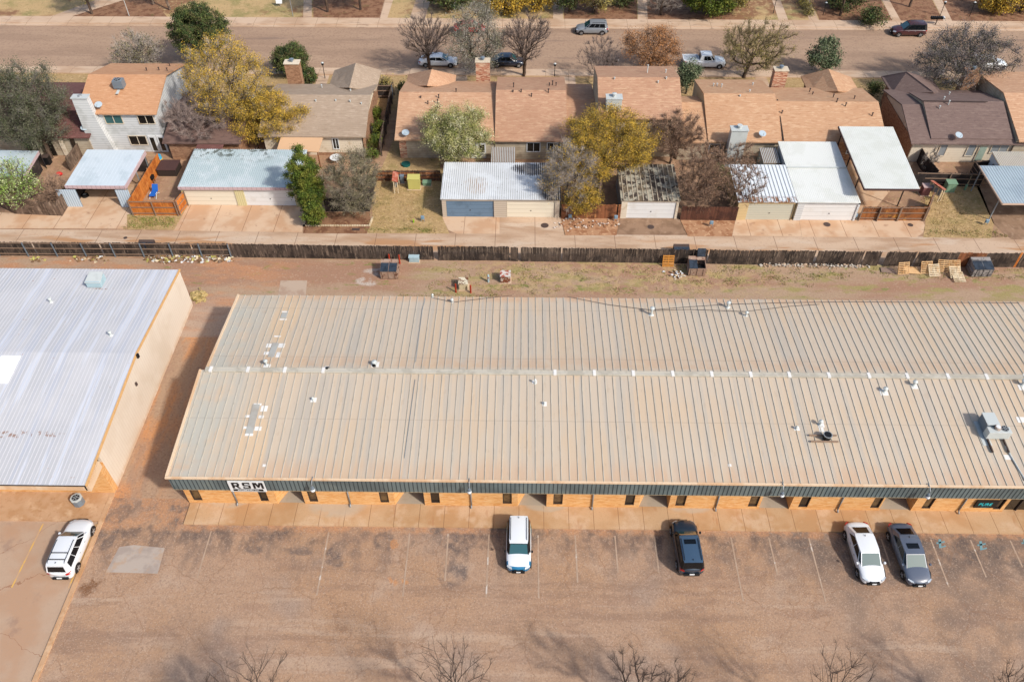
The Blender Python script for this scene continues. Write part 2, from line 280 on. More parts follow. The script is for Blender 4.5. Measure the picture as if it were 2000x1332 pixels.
M_g2 = metal('weathered_galvanised', c(190, 204, 206), c(206, 216, 218), c(110, 118, 112), [('y', 74.5, 76.6), ('e', [(-32, 76, 5, 3)])], warp=1.5)
M_g3 = mat('peeling_white_metal', c(206, 206, 204), [dict(c=c(228, 230, 230), s=.4, lo=.45, hi=.6), dict(c=c(176, 144, 112), s=2.4, v=(2.4, .3, 1), lo=.35, hi=.6, a=.8, m=[('e', [(-4.8, 71.2, 1.3, 1.6)], .1)]), dict(c=c(66, 56, 50), s=2, v=(1, .8, 1), lo=.3, hi=.36, d=6, a=.95, m=[('e', [(3.8, 72, 1.8, 4.5), (1.4, 74, 2.4, 1.1)], .8)]), dict(c=c(120, 104, 90), s=3, lo=.62, hi=.68, a=.5)], rough=.5, warp=1.6, wscale=1)
M_g4 = mat('flaking_grey_metal', c(176, 168, 148), [dict(c=c(72, 60, 52), s=1.3, v=(1, 1, 1), lo=.46, hi=.54, d=6), dict(c=c(128, 112, 88), s=.7, lo=.5, hi=.6, a=.7)], rough=.7)
M_g5 = mat('white_coated_metal', c(236, 240, 244), [dict(c=c(96, 74, 64), s=1.5, v=(1.6, .8, 1), lo=.5, hi=.56, d=7, m=[('x', 26, 24.4)]), dict(c=c(150, 110, 84), s=1.6, lo=.4, hi=.55, m=[('y', 69.9, 69.4)])], rough=.45, warp=.8)
M_g6 = metal('cream_white_metal', c(244, 244, 236), c(236, 236, 226))
M_c1 = metal('white_carport_metal', c(242, 242, 232), c(234, 234, 222))
M_c2 = metal('blue_grey_carport_metal', c(184, 198, 204), c(172, 186, 194))
M_pink = mat('faded_pink_trim', c(206, 178, 178), [dict(t='l', ax='X', p=.5, w=.05, c=c(160, 134, 136))])
def plain(name, col, **k): return mat(name, col, [dict(c=tuple(x*.82 for x in col[:3])+(1,), s=1.3, lo=.5, hi=.68, a=.6)], **k)
M_dw = mat('white_door_paint', c(240, 238, 234), [dict(t='l', ax='Z', p=.52, w=.04, c=c(186, 182, 176), a=.6), dict(c=c(222, 216, 206), s=.8, lo=.5, hi=.7, a=.6)], rough=.6)
M_dc = mat('cream_door_paint', c(242, 230, 206), [dict(t='l', ax='Z', p=.52, w=.04, c=c(180, 160, 128), a=.6)], rough=.6)
M_db = mat('slate_blue_door_paint', c(112, 136, 158), [dict(t='l', ax='Z', p=.52, w=.04, c=c(82, 100, 120), a=.7), dict(c=c(100, 122, 142), s=1, lo=.5, hi=.7)], rough=.6)
M_dg = mat('pale_grey_door_paint', c(208, 204, 184), [dict(t='l', ax='Z', p=.3, w=.03, c=c(160, 156, 138), a=.6)], rough=.6)
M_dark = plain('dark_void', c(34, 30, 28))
M_glass = mat('dark_window_glass', c(40, 36, 32), rough=.12, spec=.6)
M_glassb = mat('brown_window_glass', c(112, 88, 58), [dict(c=c(84, 64, 44), s=1.5, lo=.4, hi=.6)], rough=.2, spec=.6)
M_glasst = mat('teal_window_glass', c(70, 108, 108), rough=.1, spec=.7)
M_frame = plain('bronze_frame', c(58, 46, 40))
M_white = plain('white_paint', c(238, 238, 236), rough=.5)
M_black = plain('black_paint', c(24, 24, 26), rough=.5)
M_grey = plain('grey_metal', c(150, 154, 156), rough=.4, spec=.5)
M_steel = plain('bluish_steel', c(120, 132, 142), rough=.35, spec=.6)
M_lgrey = plain('light_grey_metal', c(206, 210, 206), rough=.4, spec=.5)
M_wood_d = mat('weathered_dark_wood', c(90, 76, 66), [dict(c=c(58, 48, 42), s=.8, lo=.42, hi=.6), dict(c=c(132, 114, 98), s=2.2, v=(2, 2, .4), lo=.54, hi=.66, a=.8), dict(c=c(50, 42, 38), s=5, v=(2, 2, .3), lo=.5, hi=.66, a=.6)], island=.55, rough=.9)
M_wood_g = mat('grey_brown_wood', c(122, 100, 84), [dict(c=c(92, 74, 60), s=1, lo=.45, hi=.6), dict(c=c(160, 138, 118), s=2, v=(2, 2, .4), lo=.56, hi=.68)], island=.4, rough=.9)
M_wood_o = mat('orange_stained_wood', c(208, 124, 52), [dict(c=c(180, 98, 38), s=1, lo=.45, hi=.6), dict(c=c(222, 146, 74), s=3, v=(2, 2, .4), lo=.55, hi=.7)], island=.22, rough=.8)
M_wood_r = mat('reddish_wood', c(146, 92, 60), [dict(c=c(108, 66, 42), s=1, lo=.45, hi=.6), dict(c=c(190, 132, 84), s=1.6, lo=.56, hi=.68)], island=.5, rough=.85)
M_wood_k = mat('blackened_wood', c(52, 44, 42), [dict(c=c(74, 62, 58), s=1, lo=.5, hi=.65)], island=.3)
M_rail = plain('pale_rail_wood', c(150, 124, 104))
M_pal = mat('pallet_wood', c(222, 180, 130), [dict(c=c(200, 152, 100), s=2, lo=.45, hi=.6)], island=.35)
M_palw = mat('bleached_pallet_wood', c(232, 212, 178), [dict(c=c(206, 180, 142), s=2, lo=.5, hi=.65)], island=.3)
M_palo = mat('orange_pallet_wood', c(222, 150, 66), island=.3)
M_rust = mat('rusted_steel', c(140, 84, 58), [dict(c=c(206, 190, 176), s=2.6, lo=.5, hi=.56, d=5), dict(c=c(104, 56, 38), s=3, lo=.55, hi=.65)], rough=.8)
M_redp = plain('red_post_paint', c(178, 58, 30))
M_yg = plain('yellow_green_paint', c(206, 196, 112)); M_grn = plain('utility_green_paint', c(128, 158, 128)); M_beige = plain('beige_paint', c(222, 206, 170))
M_pblue = plain('pale_blue_grey_paint', c(176, 200, 206))
M_lid = mat('navy_plastic_lid', c(58, 68, 80), [dict(c=c(42, 50, 60), s=2, lo=.45, hi=.6)], rough=.5)
M_dump = mat('brown_dumpster_steel', c(168, 138, 118), [dict(c=c(176, 152, 134), s=2, lo=.5, hi=.6), dict(c=c(112, 74, 56), s=2.6, lo=.55, hi=.64)], rough=.7)
M_dumpg = mat('grey_dumpster_steel', c(156, 150, 146), [dict(c=c(104, 100, 98), s=2, lo=.5, hi=.6)], rough=.7)
M_tar = plain('white_sealant', c(240, 236, 230))
M_iron = plain('cast_iron', c(84, 68, 62))
M_dish = plain('dish_grey', c(186, 200, 208), rough=.4)
M_yline = mat('faded_yellow_paint', c(226, 178, 96), [dict(c=c(204, 164, 124), s=1.4, v=(1, .8, 1), lo=.44, hi=.54)])
M_wline = mat('worn_white_paint', c(188, 161, 138), [dict(c=c(180, 152, 128), s=1.3, lo=.42, hi=.54), dict(c=c(214, 200, 186), s=.9, lo=.58, hi=.66, a=.9)])
M_bark = mat('bark', c(104, 84, 70), [dict(c=c(72, 58, 50), s=3, v=(1, 1, .3), lo=.45, hi=.6)])
M_bark_l = mat('pale_bark', c(136, 116, 100), [dict(c=c(100, 84, 74), s=3, lo=.45, hi=.6)])
def leafm(name, *cols, isl=.7):
    cols = [tuple(min(.9, x*1.35) for x in k[:3])+(1,) for k in cols]
    return mat(name, cols[0], [dict(c=k, s=.8+.5*i, lo=.48, hi=.58, o=i*3, d=4) for i, k in enumerate(cols[1:])], island=isl, rough=.7, spec=.2)
L_yel = leafm('yellow_bud_leaves', c(164, 136, 54), c(140, 116, 44), c(108, 98, 54), c(192, 154, 56))
L_grn = leafm('pine_needles', c(86, 100, 36), c(58, 74, 30), c(106, 108, 42))
L_dkg = leafm('dark_juniper_needles', c(66, 82, 44), c(44, 60, 36), c(96, 104, 54), c(84, 78, 50))
L_olv = leafm('olive_leaves', c(110, 104, 76), c(88, 84, 60), c(132, 122, 96))
L_gry = leafm('grey_twig_haze', c(122, 112, 108), c(98, 90, 86), c(92, 90, 66))
L_blo = leafm('blossoming_leaves', c(146, 144, 82), c(204, 196, 168), c(108, 118, 56), c(166, 160, 112))
L_bru = leafm('rust_brown_leaves', c(178, 124, 76), c(146, 104, 68), c(130, 96, 70))
L_brn = leafm('brown_twig_haze', c(138, 112, 92), c(112, 90, 74), c(150, 118, 90))
L_lim = leafm('fresh_green_leaves', c(130, 150, 70), c(100, 128, 50), c(170, 176, 130))
L_wil = leafm('olive_yellow_leaves', c(158, 142, 76), c(130, 120, 74), c(112, 104, 76))
L_pin = leafm('blue_green_needles', c(92, 104, 74), c(74, 88, 62), c(118, 122, 92))
L_sil = leafm('silver_grey_leaves', c(156, 150, 138), c(110, 108, 84), c(94, 92, 70))
# ---------------- ground, roads, paths ----------------
def rect(name, x0, x1, y0, y1, z, m): return sheet(name, [(x0, y0), (x1, y0), (x1, y1), (x0, y1)], z, m, px=False)
rect('ground', -400, 400, -200, 600, 0, M_dirt)
rect('parking_lot', -31.1, 75, -20, 33.9, .008, M_asph)
lot = bpy.data.objects['parking_lot']
rect('left_lot_pavement', -85, -31.12, -20, 31.8, .008, M_conc_l)
rect('side_lane', -31.1, -24.4, 33.9, 56, .004, M_side)
rect('dirt_lane', -90, 75, 51, 61.9, .006, M_lane)
b = MB(); b.box(-85, -31.3, 31.8, 35, -.1, .13); b.build('left_apron_pavement', M_apron)['kind'] = 'structure'
b = MB(); b.box(-31.28, -30.95, 20, 34.6, -.1, .14); o = b.build('kerb', M_apron); o['kind'] = 'structure'
b = MB(); b.box(-24.9, 75, 31.65, 36.2, -.1, .13); b.build('walkway', M_walk)['kind'] = 'structure'
rect('alley', -95, 95, 62.3, 66.35, .01, M_alley)
rect('street', -160, 160, 101.1, 113.1, .01, M_street)
b = MB(); b.box(-160, 160, 113.1, 113.75, -.1, .06); b.box(-160, 160, 113.75, 115.9, -.1, .15); b.build('far_sidewalk', M_curb)['kind'] = 'structure'
b = MB(); b.box(-160, 160, 100.5, 101.1, -.1, .06); b.box(-160, 160, 99.2, 100.5, -.1, .15); b.build('near_sidewalk', M_curb)['kind'] = 'structure'
rect('north_lawn', -160, 160, 115.9, 175, .012, M_lawn)
rect('front_yard_grass', -90, 90, 90.5, 99.2, .012, M_grass)
def zone(name, pts, m, z=.014): return sheet(name, pts, z, m)
zone('driveway', [(-60, 446.5), (247, 447), (258, 421), (262, 360), (130, 360), (122, 421), (30, 417), (-60, 412)], M_drive)
zone('driveway', [(338, 451), (365, 400), (590, 400), (594, 425), (590, 454)], M_drive)
zone('driveway', [(862, 422), (976, 422), (976, 457), (892, 457), (876, 450)], M_drive)
zone('driveway', [(976.4, 422), (1094, 422), (1104, 459), (976.4, 458)], M_alley)
zone('driveway', [(1211, 424), (1326, 424), (1343, 460), (1204, 459)], M_drive_d)
zone('driveway', [(1437, 428), (1560, 428), (1566, 462), (1430, 461)], M_drive)
zone('driveway', [(1560.5, 428), (1690, 428), (1800, 429), (1806, 440), (1803, 455), (1790, 464), (1566.5, 463)], M_drive)
zone('driveway', [(1905, 360), (2090, 360), (2120, 468), (1975, 468), (1940, 437)], M_drive_d, .016)
zone('driveway', [(1600, 431), (1690, 431), (1800, 300), (1600, 300)], M_drive, .010)
zone('bare_soil', [(1094, 422), (1212, 422), (1204, 460), (1103, 460)], M_ored)
zone('bare_soil', [(1326, 426), (1437, 426), (1430, 462), (1343, 462)], M_ored)
zone('planter_soil', [(598, 415), (722, 415), (724, 442), (596, 442)], M_mulch, .02)
zone('grass_patch', [(722, 330), (868, 330), (864, 425), (878, 457), (716, 456), (728, 428)], M_grass, .016)
zone('grass_patch', [(1806, 345), (1905, 345), (1941, 436), (1936, 466), (1803, 464), (1807, 440)], M_grass, .016)
zone('grass_patch', [(248, 420), (366, 404), (340, 450), (248, 449)], M_grass, .018)
zone('grass_patch', [(594, 440), (724, 440), (716, 457), (592, 456)], M_mulch, .017)
zone('grass_patch', [(770, 270), (860, 270), (860, 330), (745, 330)], M_grass, .013)
for pts in ([(592, 38), (609, 38), (609, -30), (594, -30)], [(741, 38), (756, 38), (778, -30), (760, -30)], [(800, 38), (830, 38), (850, -30), (822, -30)],
            [(1080, 40), (1100, 40), (1098, -30), (1082, -30)], [(1246, 42), (1265, 42), (1262, -30), (1245, -30)], [(1522, 44), (1541, 44), (1512, -30), (1498, -30)],
            [(1582, 45), (1601, 45), (1572, -20), (1560, -20)], [(1745, 46), (1762, 46), (1725, -20), (1712, -20)], [(1845, 47), (1862, 47), (1830, -20), (1812, -20)]):
    zone('footpath', pts, M_curb, .02)
zone('footpath', [(80, 40), (118, 40), (245, 0), (232, -12), (190, 0)], M_curb, .021)
for x0, x1 in ((-12.2+3.1, -7.3), (4.9, 6.9), (30.5, 32), (-27, -25.5)): rect('footpath', x0, x1, 91, 99.2, .02, M_curb)
for pts in ([(118, 38), (330, 38), (290, -8), (225, 4)], [(612, 38), (742, 38), (755, -10), (612, -10)], [(1102, 40), (1245, 40), (1243, -10), (1100, -10)], [(1265, 42), (1440, 42), (1400, -10), (1262, -10)], [(1602, 44), (1745, 46), (1715, -10), (1580, -10)], [(1764, 46), (1845, 47), (1820, 0), (1735, 0)], [(1862, 47), (2080, 50), (2060, -10), (1830, -10)]):
    zone('mulch_bed', pts, M_mulch, .016)
zone('pavement_patch', [(233, 1068), (262, 1064), (322, 1070), (308, 1120), (207, 1117)], mat('pale_concrete_patch', c(186, 170, 156), [dict(c=c(170, 154, 142), s=.8, lo=.45, hi=.62), dict(c=c(188, 156, 128), s=1.2, lo=.52, hi=.66, a=.7)]), .012)
zone('pavement_patch', [(548, 548), (600, 548), (597, 578), (543, 578)], mat('pale_lane_patch', c(196, 172, 150), [dict(c=c(182, 154, 132), s=.8, lo=.45, hi=.62)]), .012)
# painted lines on the lots: parts of the lot they are painted on
def pline(x0, x1, m, y0, y1, parent):
    b = MB(); b.quad((x0-.055, y0, .016), (x0+.055, y0, .016), (x1+.055, y1, .016), (x1-.055, y1, .016)); b.build('painted_line', m, parent)
for x in [-22.7, -17, -14, -10.9, -8, -5.15, -2.2, 1.45, 4.2, 7.1, 10, 15.6, 18.4, 21.3, 24, 26.6, 30.2, 33.1, 36, 38.9, 41.8]:
    if R_.random() < .22: continue
    yb = R_.choice((26.2, 27.4, 28.2, 29.0)); pline(x, x+R_.uniform(-.03, .03), M_wline, yb, 31.15, lot)
ll = bpy.data.objects['left_lot_pavement']
for x in (-31.5, -35.5, -39.6): pline(x, x+.1, M_yline, 26.5, 31.6, ll)
for x in (-32.4, ): pass
for px_, py_ in ((1838, 1060), (1918, 1064), (2004, 1060)):     # worn blue bay symbol
    q = P(px_, py_); b = MB(); mb = plain('worn_blue_paint', c(120, 158, 164))
    b.quad((q.x-.35, q.y-.1, .018), (q.x+.3, q.y+.05, .018), (q.x+.3, q.y+.16, .018), (q.x-.35, q.y+.02, .018)); b.quad((q.x-.3, q.y-.45, .018), (q.x-.12, q.y-.4, .018), (q.x+.1, q.y+.3, .018), (q.x-.1, q.y+.3, .018)); b.quad((q.x-.1, q.y-.4, .0185), (q.x+.25, q.y-.3, .0185), (q.x+.25, q.y-.2, .0185), (q.x-.1, q.y-.3, .0185))
    b.build('painted_symbol', mb, lot)
#@@MAIN
# ---------------- the long metal-roofed building ----------------
EY0, RY, EY1, ZE, ZR = 32.8, 42.3, 51.8, 4.56, 5.36
XL, XLB, XR_ = -25.1, -24.65, 62.0
def zroof(y): return ZE+(ZR-ZE)*((y-EY0)/(RY-EY0) if y <= RY else (EY1-y)/(EY1-RY))
def onroof(px, py, f=zroof, z=5.0):
    for i in range(8): q = P(px, py, z); z = f(q.y)
    return Vector((q.x, q.y, z))
B = thing('commercial_building', 'long low orange-brick building with a ribbed tan metal roof and grey-green fascia', 'building', (-25, 33.5, 0))
r = MB()
r.slab([(XL, EY0, ZE), (XR_, EY0, ZE), (XR_, RY, ZR), (XL, RY, ZR)], .1)
r.slab([(XLB, RY, ZR), (XR_, RY, ZR), (XR_, EY1, ZE), (XLB, EY1, ZE)], .1)
n = int((XR_-XL)/.605)
for i in range(n+1):
    x = XL+.28+i*.605
    if x > 58: break
    r.bar((x, EY0+.02, ZE), (x, RY-.2, ZR-.015), .05, .045, 1)
    if x > XLB+.1: r.bar((x+.12, RY+.2, ZR-.015), (x+.12, EY1, ZE), .05, .045, 1)
r.build('roof', [M_panel, M_seam], B)
r = MB(); r.bar((XL-.05, EY0, ZE+.0), (XL-.05, RY, ZR), .16, .1); r.bar((XLB-.05, RY, ZR), (XLB-.05, EY1, ZE), .16, .1)
r.box(XL-.12, XR_, EY0-.16, EY0-.02, ZE-.08, ZE+.07); r.build('eave_trim', M_trim, B)
r = MB(); r.bar((XLB-.1, RY, ZR+.02), (XR_, RY, ZR+.02), .46, .09); r.bar((XLB-.1, RY-.14, ZR+.11), (XR_, RY-.14, ZR+.11), .05, .03); r.bar((XLB-.1, RY+.14, ZR+.11), (XR_, RY+.14, ZR+.11), .05, .03); r.build('ridge_cap', M_seam, B)
for px in [409, 482, 554.5, 630, 1084, 1161, 1237, 1314, 1390, 1466, 1541, 1618, 1696, 1770, 1849, 1924, 1999]:
    q = onroof(px, 734); r = MB(); r.box(q.x-.12, q.x+.12, RY-.26, RY+.26, ZR+.02, ZR+.147); r.build('sealant_patch', M_tar, B)
def patch(px, py, w_, d_, m=M_tar, name='sealant_patch', h=.02):
    q = onroof(px, py); r = MB(); a, b_ = q.y-d_/2, q.y+d_/2
    r.slab([(q.x-w_/2, a, zroof(a)+h), (q.x+w_/2, a, zroof(a)+h), (q.x+w_/2, b_, zroof(b_)+h), (q.x-w_/2, b_, zroof(b_)+h)], h); return r.build(name, m, B)
for px, py, w_, d_ in [(557, 609, .55, .14), (553, 624, .6, .14), (542, 657, .55, .14), (525, 675, .4, .45), (550, 675, .5, .5), (520.5, 690, .4, .35), (544, 693, .38, .6), (521, 716, .55, .55), (639, 720, .42, .5), (733, 712, .6, .6),
                       (503, 790, .6, .2), (516, 798, .5, .5), (484, 813, .4, .2), (510, 814, .4, .25), (479, 835, .25, .2), (504, 837, .5, .35), (486.5, 849, .6, .2), (612.5, 781, .45, .42), (1044, 746, .4, .3), (1063.5, 789, .35, .4), (1726, 766, .6, .6), (1785, 755, .55, .45), (1998, 757, .7, .5), (1994, 820, .6, .5), (1556, 837, .4, .35), (1604, 829, .4, .5), (1604, 838, .35, .5), (1968, 893, .45, .4), (516, 909, .22, .2), (1425, 908.5, .25, .2), (1272, 616, .45, .2), (1422, 600, .4, .15), (1456, 617, .3, .15)]:
    patch(px, py, w_, d_)
for px, py, w_, d_ in [(555, 616.5, .5, .7), (534, 684, .5, 1.7), (494, 818, .55, 2.6)]: patch(px, py, w_, d_, metal('milky_skylight', c(186, 184, 176), c(176, 168, 156)), 'skylight', .05)
r = MB(); q = onroof(1916, 830)
r.slab([(33.95, 36.1, zroof(36.1)+.03), (34.6, 36.1, zroof(36.1)+.03), (34.6, 38.2, zroof(38.2)+.03), (33.95, 38.2, zroof(38.2)+.03)], .03); r.build('flashing', M_lgrey, B)
def vent(px, py, h, rr=.07, m=M_lgrey, cap=True, lean=0):
    h *= .75; q = onroof(px, py); r = MB(); r.cyl(q, q+Vector((0, 0, .1)), rr*2.2, rr*1.3); r.cyl(q, q+Vector((0, 0, h)), rr)
    if cap: r.cyl(q+Vector((0, 0, h)), q+Vector((0, 0, h+.08)), rr*2.1, rr*2.0, 12); r.cyl(q+Vector((0, 0, h+.08)), q+Vector((0, 0, h+.16)), rr*2, rr*.4, 12)
    return r.build('vent_pipe', m, B, smooth=False)
for a in [(521, 713, .6, .08), (732, 713, .45, .1), (612, 782, .3, .05), (883, 590, .35, .07), (1272, 615, 1.0, .1), (1421, 601, .75, .09), (1457, 617, .5, .07), (1045, 749, .5, .05), (1063, 790, .25, .04), (1727, 765, .45, .09), (1784, 753, .55, .09), (1996, 752, .6, .1), (1555, 838, .3, .05), (1601, 830, .55, .08), (845, 581, .35, .05)]: vent(*a)
for a in [(639, 721, .22, .13), (731, 714, .28, .1)]: vent(a[0], a[1], a[2], a[3], M_black, False)
# fascia with its ribs
r = MB(); r.box(XL, XR_, EY0-.02, EY0+.1, 2.99, ZE-.09); r.box(XL, XL+.1, EY0+.1, 34, 2.99, ZE-.2)
x = XL+.1
while x < 50: r.box(x, x+.045, EY0-.036, EY0-.02, 2.99, ZE-.09, 1); x += .305
r.build('fascia', [M_fasc, M_fline], B)
r = MB(); r.box(XL, XR_, EY0-.04, EY0+.12, 2.95, 2.985); r.build('fascia_drip_edge', plain('tan_drip_edge', c(170, 150, 120)), B)
r = MB(); r.box(XL+.1, XR_, EY0+.12, 33.52, 3.0, 3.05); r.build('soffit', M_frame, B)
def fx(px): return P(px, 983+(px-370)*.0122, .13).x
WY = 33.5
ops = [(543, 596), (772, 830), (1011, 1067), (1247, 1305), (1482, 1541), (1717, 1779), (1958, 2040), (2200, 2260)]
wins = [(380, 398), (511, 527), (606, 623), (744, 761), (843, 860), (982, 999.5), (1080, 1098), (1219, 1237), (1317.5, 1336), (1459, 1477), (1557, 1575), (1697, 1714), (1797, 1814), (1936, 1951)]
fw = MB(); cur = fx(369.5)
def wallseg(a, b_):
    ws = [(fx(p), fx(q)) for p, q in wins if a < fx(p) < b_]; x = a
    for p, q in ws:
        fw.box(x, p, WY, WY+.3, 0, 3.1); fw.box(p, q, WY, WY+.3, 0, .42); fw.box(p, q, WY, WY+.3, 2.75, 3.1); x = q
    fw.box(x, b_, WY, WY+.3, 0, 3.1)
for p, q in ops:
    a, b_ = fx(p), fx(q); wallseg(cur, a)
    fw.slab([(a, WY+.002, 3.1), (a+.55, WY+1.1, 3.1), (a+.3, WY+1.25, 3.1), (a-.25, WY+.3, 3.1)], 3.1)     # splayed brick return left of each entry
    fw.box(b_, b_+.28, WY+.302, WY+2.6, 0, 3.1)
    cur = b_
wallseg(cur, 60)
fw.box(-24.98, -24.7, WY+.302, 51.3, 0, 4.4); fw.box(-24.7, 60, 51.0, 51.3, 0, 4.3)
fw.build('brick_wall', M_brick, B)
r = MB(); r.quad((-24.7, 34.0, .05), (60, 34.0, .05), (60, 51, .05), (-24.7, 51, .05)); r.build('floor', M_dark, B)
for i, (p, q) in enumerate(wins):
    a, b_ = fx(p), fx(q); r = MB(); r.box(a, b_, WY+.12, WY+.16, .42, 2.75)
    g = r.build('window', M_glassb if i % 3 != 1 else M_glass, B)
    r = MB(); r.box(a, a+.06, WY+.04, WY+.118, .42, 2.75); r.box(b_-.06, b_, WY+.04, WY+.118, .42, 2.75); r.box(a+.06, b_-.06, WY+.04, WY+.118, .42, .5); r.build('frame', M_frame, g)
for i, (p, q) in enumerate(ops):
    a, b_ = fx(p), fx(q); deep = i < 6
    if deep:
        g = MB().slab([(a+.55, WY+1.12, 3.0), (b_, WY+2.6, 3.0), (b_, WY+2.66, 3.0), (a+.52, WY+1.19, 3.0)], 2.85).build('glass_door', M_glass, B)
        r = MB(); r.bar((a+.58, WY+1.08, .13), (b_-.01, WY+2.52, .13), .06, .14); r.bar((a+.58, WY+1.08, 2.6), (b_-.01, WY+2.52, 2.6), .06, .08)
        for t in (.0, .45, .97):
            x, y = a+.58+(b_-a-.6)*t, WY+1.08+1.46*t; r.box(x, x+.06, y-.04, y+.02, .27, 2.6)
        r.build('frame', M_lgrey if i % 2 == 0 else M_frame, g)
        MB().quad((a-.2, WY+.1, .135), (b_, WY+.1, .135), (b_, WY+2.6, .135), (a+.3, WY+1.2, .135)).build('entry_floor', plain('grey_entry_concrete', c(176, 160, 140)), B)
    else:
        g = MB().box(a, b_, WY+.2, WY+.26, .13, 3.0).build('glass_door', M_glass, B)
        r = MB()
        for t in (0, .33, .66, .98): r.box(a+(b_-a)*t, a+(b_-a)*t+.07, WY+.1, WY+.198, .13, 3.0)
        r.build('frame', M_frame, g)
for px in (465, 685, 921, 1156, 1397, 1635, 1871):
    x = fx(px); r = MB(); r.tube([(x, WY-.07, 2.97), (x, WY-.07, .35), (x, WY-.3, .2)], .055, 8); r.build('downspout', M_grey, B, smooth=True)
for px, pz in ((1716, 0), ):     # suite number dots on the brick
    x = fx(px)-.1
    for k in range(3): MB().box(x-.06, x+.06, WY-.02, WY-.002, 1.9+k*.28, 2.05+k*.28).build('suite_number', M_black, B)
# conduit and cable on the roof
r = MB(); a = onroof(1984, 908); b_ = onroof(1999, 944)
r.tube([onroof(1962, 872)+Vector((0, 0, .08)), onroof(2002, 940)+Vector((0, 0, .08))], .05, 6); r.build('roof_conduit', M_lgrey, B)
r = MB(); r.tube([onroof(812, 707)+Vector((0, 0, .04)), onroof(825, 605)+Vector((0, 0, .04)), onroof(831, 584)+Vector((0, 0, .04))], .025, 5); r.tube([onroof(790, 895)+Vector((0, 0, .04)), onroof(811, 742)+Vector((0, 0, .04))], .025, 5); r.build('roof_conduit', M_grey, B)
up = Vector((0, 0, .1))
for pts in ([(845, 583), (885, 592), (925, 587), (1000, 578.5)], [(1108, 581), (1190, 597), (1270, 607), (1345, 601), (1420, 596), (1540, 592.5), (1660, 591), (1800, 592), (1990, 593)], [(1272, 608), (1350, 606), (1455, 610), (1540, 600), (1600, 596)]):
    cab = MB(); cab.tube([onroof(*p)+up for p in pts], .018, 4)
    tag(cab.build('cable', M_iron), 'thin dark cable sagging along the rear edge of the tan roof, %s' % ('leftmost length' if pts[0][0] == 845 else 'longest length' if pts[0][0] == 1108 else 'lower fainter length'), 'cable', 'cables on the roof')
# signs
S = thing('sign_board', 'white sign board with large black letters on the grey-green fascia', 'sign', (-19.6, 32.7, 3.1))
MB().box(-20.85, -18.25, 32.62, 32.7, 3.04, 4.3).build('panel', M_white, S)
def letter(polys, x, z, y=32.6):
    r = MB()
    for pl in polys: r.slab([(x+px_, y+.012, z+pz_) for px_, pz_ in pl], 0, (0, -.012, 0))
    return r.build('letter', M_black, S)
bx_ = lambda x0, x1, z0, z1: [(x0, z0), (x1, z0), (x1, z1), (x0, z1)]
letter([bx_(0, .17, 0, .72), bx_(.171, .50, .58, .72), bx_(.38, .55, .40, .579), bx_(.171, .50, .27, .399), [(.25, .269), (.42, .269), (.60, 0), (.41, 0)]], -20.60, 3.47)
letter([bx_(.02, .54, .59, .72), bx_(.0, .16, .42, .589), bx_(.02, .54, .30, .419), bx_(.40, .56, .13, .299), bx_(.0, .54, 0, .129), bx_(.0, .14, .13, .19), bx_(.42, .56, .53, .589)], -19.83, 3.47)
letter([bx_(0, .16, 0, .72), bx_(.58, .74, 0, .72), [(.161, .72), (.28, .72), (.42, .22), (.32, .1), (.161, .56)], [(.579, .72), (.46, .72), (.321, .22), (.421, .1), (.579, .56)]], -19.08, 3.47)
MB().box(-20.62, -18.45, 32.608, 32.618, 3.13, 3.37).build('black_band', M_black, S)
text('BUILDERS SUPPLY INC.', 'small_lettering', .17, (-19.53, 32.605, 3.25), M_white, S, sx=.9)
S = thing('shop_sign', 'small black sign with turquoise PURE lettering on the brick wall', 'sign', (fx(1905), 33.4, 2))
x0, x1 = fx(1893), fx(1935)
MB().box(x0, x1, 33.36, 33.44, .85, 1.8).build('panel', M_black, S)
m_tq = plain('turquoise_paint', c(60, 214, 224)); text('PURE', 'letter', .46, ((x0+x1)/2-.1, 33.355, 1.30), m_tq, S, sx=.92, shear=.1)
text('SALON', 'small_lettering', .14, ((x0+x1)/2, 33.355, .98), plain('dim_turquoise', c(40, 120, 130)), S, sx=1.4)
# globe lamps over the fascia
LL = ['round floodlight on the grey fascia just right of the white lettered sign', 'round floodlight on the fascia above the entry behind the white and blue car', 'round floodlight on the fascia between the dark SUV and the white sedan', 'round floodlight on the fascia nearest the turquoise-lettered sign']
for (px, l) in zip((611, 917, 1525, 1807), LL):
    q = P(px, 940, 4.4); x = q.x; T = thing('floodlight', l, 'lamp', (x, 32.7, 4.4), 'floodlights along the fascia')
    MB().tube([(x, 32.9, 4.62), (x, 32.55, 4.7), (x, 32.3, 4.55), (x, 32.25, 4.2)], .03, 6).build('bracket', M_grey, T)
    MB().cyl((x, 32.25, 4.25), (x, 32.25, 4.05), .1, .15, 10).build('housing', M_steel, T); MB().ball((x, 32.22, 3.95), .17, n=12).build('globe', M_white, T, smooth=True)
